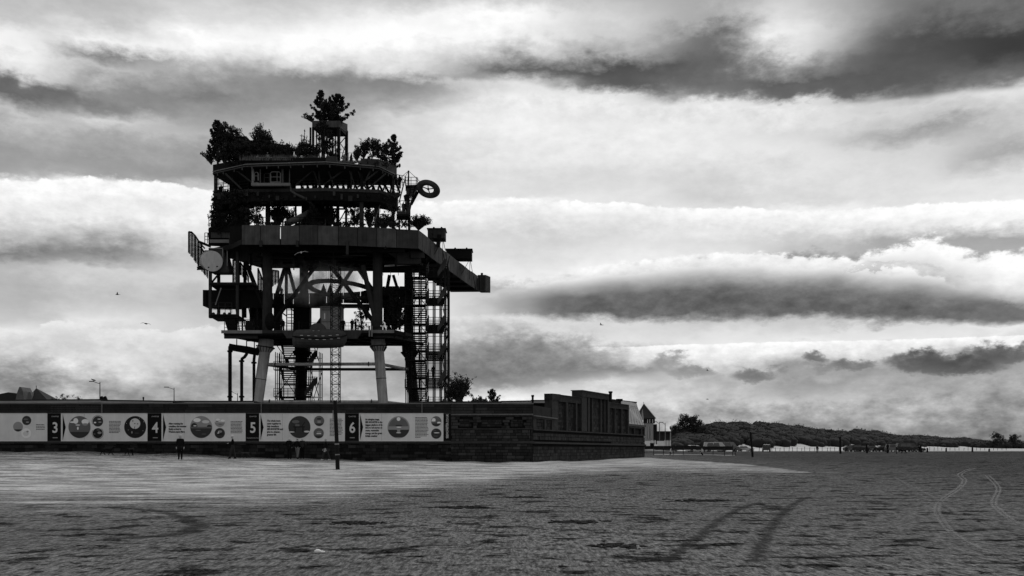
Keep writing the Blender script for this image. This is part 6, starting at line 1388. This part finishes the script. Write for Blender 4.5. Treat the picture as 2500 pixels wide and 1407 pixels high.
# ------------------------------------------------------------------ vehicles
def car(px, py, ang, m, label, kind='hatch', s=1.0, group='vehicles parked on the beach', Y=None):
    g = ground_hit(px, py)
    if Y: g = P(px, py, Y); g.z = gz(g.x, Y)
    root = empty('parked_' + ('van' if kind == 'van' else 'car'), g, label, 'van' if kind == 'van' else 'car', group, math.radians(ang)); W = 1.75 * s; L = (4.2 if kind != 'van' else 4.9) * s; R = wmat(root)
    if kind == 'van': low = [(-.5, .25), (.5, .25), (.5, .6), (.46, .95), (.36, 1.05), (-.5, 1.08)]; up = [(-.49, 1.08), (.36, 1.05), (.24, 1.85), (.18, 1.95), (-.47, 1.95)]
    elif kind == 'suv': low = [(-.5, .32), (.5, .32), (.5, .7), (.48, .95), (.24, 1.05), (-.49, 1.08)]; up = [(-.48, 1.08), (.24, 1.05), (.10, 1.6), (.04, 1.68), (-.40, 1.70), (-.45, 1.6)]
    else: low = [(-.5, .22), (.5, .22), (.5, .55), (.47, .78), (.22, .92), (-.49, .95)]; up = [(-.47, .95), (.22, .92), (.06, 1.38), (0, 1.44), (-.33, 1.45), (-.42, 1.3)]
    def extr(poly, w0, w1, name, mm, zsplit=None):
        n = len(poly); b = MB(); zs = [z for _, z in poly]; lo, hi = min(zs), max(zs)
        vs = []
        for sgn in (-1, 1):
            for x, z in poly: f = (z - lo) / (hi - lo + 1e-6); w = w0 + (w1 - w0) * f; vs.append(R @ Vector((x * L, sgn * w * W / 2, z * s)))
        b.add(vs, [tuple(range(n))[::-1], tuple(range(n, 2 * n))] + [(i, (i + 1) % n, n + (i + 1) % n, n + i) for i in range(n)]); return b.build(name, mm, root)
    body = extr(low, .96, 1.0, 'body', m); extr(up, .97, .80, 'cabin', m)
    zz = [z for _, z in up]; z0, z1 = min(zz) + .08, max(zz) - .16
    for sgn in (-1, 1):
        for xa, xb in ((-.40, -.16), (-.14, .08)):
            b = MB(); b.slab([R @ Vector((x * L, sgn * (W / 2) * (.985 - .13 * ((z * s / s) - min(zz))), z * s)) for x, z in ((xa, z0), (xb + .04, z0), (xb, z1), (xa + .03, z1))], R.to_3x3() @ Vector((0, sgn * .03, 0))); b.build('window', 'glass', root)
    for xe, dx in ((up[1][0], up[2][0]), (up[0][0], up[-1][0])):
        b = MB(); o_ = .03 if xe > 0 else -.03
        b.slab([R @ Vector((x * L + o_, y * W / 2, z * s)) for x, y, z in ((xe * .96 + dx * .04, -.78, z0), (xe * .96 + dx * .04, .78, z0), (dx, .66, z1), (dx, -.66, z1))], R.to_3x3() @ Vector((o_, 0, 0))); b.build('windscreen', 'glass', root)
    for x in (-.31, .31):
        for sgn in (-1, 1):
            c = R @ Vector((x * L, sgn * (W / 2 - .09), .32 * s)); d = R.to_3x3() @ Vector((0, .11, 0)); b = MB(); b.tube([c - d, c + d], .32 * s, 14); wh = b.build('wheel', 'rubber', root); b = MB(); b.tube([c - d * 1.05, c + d * 1.05], .18 * s, 10); b.build('rim', 'galv', wh)
    for sgn in (-1, 1):
        b = MB(); b.box(R @ Vector((.5 * L, sgn * .36 * W, .66 * s)), (.12, .3, .14), rz=math.radians(ang)); b.build('headlight', 'white', root); b = MB(); b.box(R @ Vector((-.5 * L, sgn * .40 * W, .72 * s)), (.1, .22, .2), rz=math.radians(ang)); b.build('tail_light', 'g2', root)
    return root
car(1818, 1097.5, 8, 'carS', 'silver hatchback parked side-on below the dunes', Y=258); car(1871, 1101.5, 78, 'carD', 'dark car seen from behind on the open beach', 'suv', 1.05, Y=236)
car(2080, 1102.6, 0, 'carD', 'leftmost dark car of the row parked along the far beach', 'hatch'); car(2094, 1103, 15, 'carD', 'high dark car second in the row parked along the far beach', 'suv'); car(2108, 1102.8, -5, 'carM', 'grey car third in the row parked along the far beach', 'hatch')
car(2131, 1102.8, 5, 'carD', 'low dark car fourth in the row, right of the middle timber post', 'hatch'); car(2148, 1102.8, 185, 'carD', 'dark car fifth in the row along the far beach', 'hatch')
car(2173, 1103, 85, 'carM', 'upright grey tractor-like vehicle facing us right of the parked cars', 'van', .95); car(2216, 1103, 0, 'carD', 'long dark van at the right end of the parked row', 'van', 1.1); car(2236, 1103, 5, 'carD', 'dark car just right of the long dark van', 'hatch')
car(1748, 1094, 0, 'carS', 'pale van behind the low wall below the dunes', 'van', 1.1, Y=215); car(1775, 1093, 0, 'carM', 'grey van right of the pale van behind the low wall', 'van', 1.15, Y=220)
car(1700, 1092, 10, 'carW', 'white car half hidden behind the low wall left of the vans', 'hatch', 1.0, Y=200)

# ------------------------------------------------------------------ people, dogs, gulls
def skinned(name, verts, edges, radii, parent, regions, mats, sub=1):
    me = bpy.data.meshes.new('skeleton'); me.from_pydata([tuple(v) for v in verts], edges, [])
    o = bpy.data.objects.new('skeleton', me); COL.objects.link(o); sm = o.modifiers.new('skin', 'SKIN'); sm.use_smooth_shade = True
    for i, r in enumerate(radii):
        d = me.skin_vertices[0].data[i]; d.radius = r if isinstance(r, tuple) else (r, r); d.use_root = (i == 0)
    ss = o.modifiers.new('sub', 'SUBSURF'); ss.levels = sub; ss.render_levels = sub
    dg = bpy.context.evaluated_depsgraph_get(); out = bpy.data.meshes.new_from_object(o.evaluated_get(dg)); bpy.data.objects.remove(o); bpy.data.meshes.remove(me)
    out.name = name; out.materials.clear(); [out.materials.append(M[x]) for x in mats]
    segs = [(Vector(verts[a]), Vector(verts[c]), regions.get((a, c), 0)) for a, c in edges]
    for p in out.polygons:
        c = p.center; best, bi = 1e9, 0
        for a, e, rg in segs:
            ab = e - a; t = max(0, min(1, (c - a).dot(ab) / max(ab.length_squared, 1e-9))); d = (c - (a + ab * t)).length
            if d < best: best, bi = d, rg
        p.material_index = bi; p.use_smooth = True
    return link(name, out, parent)

def person(label, loc, h=1.72, heading=0, jacket='black', legs='black', shoes='black', hair='hair', stride=0.0, arms='down', crouch=0.0, long_coat=False, hat=None, group='people', fingers=True):
    """heading 0 faces the camera; degrees anticlockwise seen from above"""
    root = empty('person', loc, label, 'person', group, math.radians(heading)); s = h / 1.75; V, E, Rr, RG = [], [], [], {}
    def v(x, y, z, r): V.append(Vector((x * s, y * s, z * s))); Rr.append(tuple(q * s for q in r) if isinstance(r, tuple) else r * s); return len(V) - 1
    def e(a, c, rg): E.append((a, c)); RG[(a, c)] = rg
    dz = -crouch; lean = -.25 * crouch
    pel = v(0, 0, .96 + dz, (.175, .14)); sp = v(0, lean * .5, 1.16 + dz, (.17, .135)); ch = v(0, lean, 1.36 + dz, (.175, .125)); nk = v(0, lean - .01, 1.50 + dz, .06); hd = v(0, lean - .03, 1.60 + dz, (.082, .095)); tp = v(0, lean - .02, 1.70 + dz, (.075, .085))
    e(pel, sp, 0); e(sp, ch, 0); e(ch, nk, 0); e(nk, hd, 3); e(hd, tp, 4)
    ns = v(0, lean - .135, 1.595 + dz, .016); e(hd, ns, 3)
    for sg in (-1, 1):
        er = v(sg * .095, lean - .02, 1.60 + dz, .018); e(hd, er, 3)
        sh = v(sg * .19, lean, 1.43 + dz, .072)
        if arms == 'down': el, wr = (sg * .245, lean + .03, 1.14 + dz), (sg * .25, lean - .05, .90 + dz)
        elif arms == 'swing': el, wr = (sg * .235, lean + sg * .12, 1.15 + dz), (sg * .23, lean + sg * .10 - .10, .93 + dz)
        elif arms == 'pockets': el, wr = (sg * .29, lean + .07, 1.17 + dz), (sg * .19, lean - .10, 1.0 + dz)
        else: el, wr = (sg * .25, lean - .10, 1.16 + dz), (sg * .09, lean - .28, 1.16 + dz)     # hands together in front
        a = v(*el, .062); b_ = v(*wr, .038); e(ch, sh, 0); e(sh, a, 0); e(a, b_, 0); d = (Vector(wr) - Vector(el)).normalized(); hp_ = Vector(wr) + d * .08; hn = v(*hp_, (.042, .022)); e(b_, hn, 3)
        if fingers:
            for i, (off, ln) in enumerate(((-.03, .07), (-.01, .085), (.01, .08), (.03, .065))):
                q = hp_ + Vector((0, off, 0)) + d * ln + Vector((-sg * .015, 0, 0)); f = v(*q, .009); e(hn, f, 3)
            q = hp_ + Vector((-sg * .02, -.055, 0)) + d * .03; f = v(*q, .011); e(hn, f, 3)
        hipx = sg * .095; sf = sg * stride
        hip = v(hipx, 0,   .92 + dz, .118); kn = v(hipx, -sf * .5 - .03 - crouch * .55, .50 - crouch * .1, .088); an = v(hipx * .95, -sf * .8 + .02 + crouch * .1, .10 + (.05 * abs(stride) if sf < 0 else 0), .058); to = v(hipx * 1.1, -sf * .8 - .15 + crouch * .1, .045, .042); he = v(hipx, -sf * .8 + .06 + crouch * .1, .04, .04)
        e(pel, hip, 1); e(hip, kn, 0 if long_coat else 1); e(kn, an, 1); e(an, to, 2); e(an, he, 2)
    o = skinned('body', V, E, Rr, root, RG, [jacket, legs, shoes, 'skin', hair])
    R = wmat(root)
    if hat:
        b = MB(); c = R @ Vector((0, (lean - .02) * s, (1.70 + dz) * s)); b.blob(c, (.105 * s, .115 * s, .085 * s), 10, 6); b.build('hat', hat, root, smooth=True)
    if long_coat:
        b = MB(); c0, c1 = R @ Vector((0, 0, .62 * s)), R @ Vector((0, 0, 1.0 * s)); b.tube([c0, c1], [.24 * s, .18 * s], 12); b.build('coat_skirt', jacket, root, smooth=True)
    return root
def on_sand(label, px, py, h_px, **k):
    g = ground_hit(px, py); h = max(1.5, min(1.9, h_px * g.y / F)); return person(label, g, h, **k)
on_sand('person in black coat with pale hood standing below numeral four', 440, 1123.5, 61, heading=15, arms='down', long_coat=True, hat='hairW', hair='hairW', group='people walking along the sea wall')
on_sand('person in flat cap and dark jacket walking left below panel four', 568, 1121.5, 58, heading=-75, stride=.24, arms='front', hat='cloth4', hair='hairW', legs='cloth2', group='people walking along the sea wall')
on_sand('grey-haired person in black seen from behind, leftmost of a trio by the wall', 706, 1121.5, 53, heading=170, arms='pockets', hair='hairW', group='people walking along the sea wall')
on_sand('dark-haired person in pale trousers, middle of the trio by the wall', 726, 1121, 51, heading=160, legs='cloth3', stride=.15, arms='pockets', group='people walking along the sea wall')
on_sand('grey-haired person in dark coat, right of the trio by the wall', 738, 1121, 52, heading=-160, hair='hairW', jacket='cloth2', arms='pockets', group='people walking along the sea wall')
on_sand('person in open dark jacket and white shoes walking left beside the tall post', 796, 1126, 56, heading=-80, stride=.34, arms='swing', shoes='cloth4', legs='cloth2', group='people walking along the sea wall')
on_sand('distant dark walker by the thin-posted beach fence', 1650, 1104.5, 18, heading=180, stride=.2, fingers=False, group='people on the far beach')
on_sand('child in pale top crouching at the left of the thin-posted fence', 1636, 1112, 12, heading=90, crouch=.42, jacket='cloth4', fingers=False, group='people on the far beach')
on_sand('child in pale top crouching below the middle of the thin-posted fence', 1715, 1112, 12, heading=-60, crouch=.42, jacket='cloth4', fingers=False, group='people on the far beach')
on_sand('lone dark figure standing left of the tall post and parked row', 1995, 1105.5, 13, heading=180, fingers=False, group='people on the far beach')
on_sand('dark figure standing between middle posts and upright vehicle', 2166, 1107, 12, heading=90, fingers=False, group='people on the far beach')
on_sand('dark figure standing in front of the parked row with a dog', 2189, 1108.5, 14, heading=60, fingers=False, group='people on the far beach')
on_sand('dark figure standing at the right end of the parked row', 2244, 1104, 11, heading=0, fingers=False, group='people on the far beach')
# visitors on the platform
def up(label, px, py, Y, **k): return person(label, P(px, py, Y), k.pop('h', 1.7), fingers=False, group='visitors on the platform', **k)
def on_z(label, px, Y, z, **k): return person(label, Vector(((px - HX) / F * Y, Y, z)), k.pop('h', 1.7), fingers=False, group='visitors on the platform', **k)
on_z('person in grey coat on the roof, left of two at the railing', 840, 118.1, Zr, heading=170, jacket='cloth3', arms='pockets', long_coat=True)
on_z('person in dark coat on the roof, right of two at the railing', 857.5, 117.9, Zr, heading=120, jacket='cloth2', long_coat=True, arms='pockets')
on_z('person in pale hooded coat among the roof grasses', 653, 118.0, Zr + .2, heading=10, jacket='cloth4', hat='cloth4', h=1.6)
on_z('person in pale top bending over the roof planting', 628, 118.2, Zr + .2, heading=70, jacket='cloth4', crouch=.3)
on_z('person in pale jacket further right among the roof grasses', 715, 118.2, Zr, heading=0, jacket='cloth3', h=1.6)
on_z('dark visitor on the upper right walkway beside the roof corner', 976, 120.6, 34.2, heading=-30, h=1.75)
on_z('pale-helmeted visitor climbing the upper right stair', 990, 119.5, 30.6, heading=20, jacket='black', hat='cloth4')
on_z('visitor in pale coat on the right stair landing', 984, 119.6, 30.6, heading=60, jacket='cloth3')
on_z('dark visitor on the left upper walkway inside the railing', 540, 121, 33.2, heading=0)
on_z('dark visitor at the lower deck railing left of the lifeboat', 690, 118.6, Zc1, heading=10)
on_z('dark visitor at the lower deck railing just right of the cabin doors', 838, 118.5, Zc1, heading=30)
on_z('dark visitor with raised shoulders at the lower deck railing by the shrub', 860, 118.5, Zc1, heading=-20, arms='front')
on_z('dark visitor right of that one at the lower deck railing', 868, 119, Zc1, heading=-60, arms='front')
on_z('dark visitor climbing the shorter scaffold stair', 700, 124.75, CAMZ + (HY - 1036) * 126.5 / F + 7.05, heading=180)
on_z('dark visitor standing on a landing of the tall stair tower', 1058, 124.65, CAMZ + (HY - 1014) * 122.5 / F - .15 + 3.47 + 1.55, heading=180)
on_z('small dark visitor leaning on the middle deck parapet', 687, 128.4, 21.6, heading=0, h=1.6)

def dog(label, px, py, heading, h=.55, gait=.2, m='black'):
    g = ground_hit(px, py); root = empty('dog', g, label, 'dog', 'dogs on the beach', math.radians(heading)); s = h / .55; V, E, Rr, RG = [], [], [], {}
    def v(x, y, z, r): V.append(Vector((x * s, y * s, z * s))); Rr.append(tuple(q * s for q in r) if isinstance(r, tuple) else r * s); return len(V) - 1
    def e(a, c): E.append((a, c)); RG[(a, c)] = 0
    ch = v(.26, 0, .46, (.12, .15)); be = v(0, 0, .49, (.10, .12)); hip = v(-.28, 0, .50, (.10, .11)); nk = v(.42, 0, .60, .06); hd = v(.52, 0, .68, .062); mz = v(.66, 0, .64, .034); t1 = v(-.42, 0, .56, .025); t2 = v(-.58, 0, .66, .014)
    e(ch, be); e(be, hip); e(ch, nk); e(nk, hd); e(hd, mz); e(hip, t1); e(t1, t2)
    for sg in (-1, 1):
        er = v(.48, sg * .06, .73, .016); er2 = v(.49, sg * .075, .66, .014); e(hd, er); e(er, er2); gt = gait * sg
        a = v(.27, sg * .075, .36, .06); b_ = v(.27 + gt * .4, sg * .075, .20, .038); c = v(.26 + gt, sg * .075, .05, .03); d = v(.31 + gt, sg * .075, .02, .026); e(ch, a); e(a, b_); e(b_, c); e(c, d)
        a = v(-.26 - gt * .2, sg * .08, .36, .08); b_ = v(-.38 - gt * .6, sg * .08, .20, .042); c = v(-.35 - gt, sg * .08, .05, .03); d = v(-.30 - gt, sg * .08, .02, .026); e(hip, a); e(a, b_); e(b_, c); e(c, d)
    skinned('body', V, E, Rr, root, RG, [m]); return root
dog('black dog running, leftmost of two in front of panel three', 262, 1112, 20, .48, .17); dog('black dog trotting, right of two in front of panel three', 318, 1113, 70, .5, .14); d_ = dog('dark and white dog walking near the wall under numeral five', 598, 1119.5, 200, .42, .16, 'cloth2')
dog('small dark dog beside the figure in front of the far parked row', 2206, 1108, 180, .7, .1)

def gull(label, px, py, Y, span, heading, roll, dihed, m='gullD', bend=.35):
    c = P(px, py, Y); root = empty('gull', c, label, 'gull', 'gulls'); s = span / 1.3; R = Euler((math.radians(roll), 0, math.radians(heading))).to_matrix()
    b = MB(); pts = [(.30, .03), (.24, .055), (.12, .08), (-.05, .075), (-.2, .04), (-.34, .015)]; b.tube([c + R @ Vector((x * s, 0, 0)) for x, r in pts], [r * s for x, r in pts], 8); b.build('body', m, root, smooth=True)
    b = MB(); b.tube([c + R @ Vector((.29 * s, 0, 0)), c + R @ Vector((.36 * s, 0, -.01))], [.02 * s, .006 * s], 6); b.build('beak', 'gullD', root)
    b = MB(); b.slab([c + R @ Vector((x * s, y * s, 0)) for x, y in ((-.28, .03), (-.46, .09), (-.46, -.09), (-.28, -.03))], R @ Vector((0, 0, .012))); b.build('tail', m, root)
    for sg in (-1, 1):
        d1, d2 = math.radians(dihed), math.radians(dihed) - bend; L1, L2 = .28 * s, .38 * s
        a0 = Vector((.12 * s, sg * .05 * s, .02 * s)); a1 = a0 + Vector((.03 * s, sg * L1 * math.cos(d1), L1 * math.sin(d1))); a2 = a1 + Vector((-.16 * s, sg * L2 * math.cos(d2), L2 * math.sin(d2)))
        b0, b1 = a0 - Vector((.20 * s, 0, 0)), a1 - Vector((.19 * s, 0, 0)); b.__init__(); q = [c + R @ x for x in (a0, a1, a2, b1, b0)]; th_ = R @ Vector((0, 0, .014 * s))
        b.add(q + [x + th_ for x in q], [(0, 1, 3, 4), (1, 2, 3), (9, 8, 6, 5), (8, 7, 6), (0, 5, 6, 1), (1, 6, 7, 2), (2, 7, 8, 3), (3, 8, 9, 4), (4, 9, 5, 0)]); b.build('wing', m, root)
    return root
gull('dark gull with raised wings, small, left of the platform in mid sky', 287, 719.5, 160, 1.3, 200, -20, 40)
gull('dark gull with spread drooping wings above the first lamp posts', 356, 790.5, 112, 1.35, 80, 10, 8, bend=.5)
gull('white gull gliding in front of the dark underside of the main deck', 735, 617, 100, 1.4, 100, -15, 5, 'gull', .5)
gull('white gull diving past the right front leg', 939, 797, 104, 1.35, 30, 55, 20, 'gull', .6)
gull('dark gull with one wing high in the sky right of the platform', 1468, 793.5, 190, 1.4, 200, -30, 25)
gull('small dark gull, upper of two flying above the dune wood', 1727, 905, 230, 1.3, 30, 35, 30); gull('small dark gull, lower of two flying above the dune wood', 1727, 975, 240, 1.35, 10, 10, 12, bend=.5)
g_ = empty('perched_gull', P(228, 931, 150), 'gull perched on the arm of the leftmost lamp', 'gull', 'gulls'); b = MB(); c = P(228.5, 928.5, 150); b.tube([c + Vector((-.3, 0, .12)), c + Vector((-.1, 0, .05)), c + Vector((.1, 0, 0)), c + Vector((.38, 0, -.05))], [.05, .1, .11, .02], 8); b.build('body', 'gullD', g_); b = MB(); b.blob(c + Vector((-.3, 0, .17)), .075, 8, 5); b.build('head', 'gullD', g_)
b = MB(); [b.tube([c + Vector((dx, 0, -.05)), c + Vector((dx, 0, -.2))], .012, 4) for dx in (-.04, .04)]; b.build('legs', 'gullD', g_)
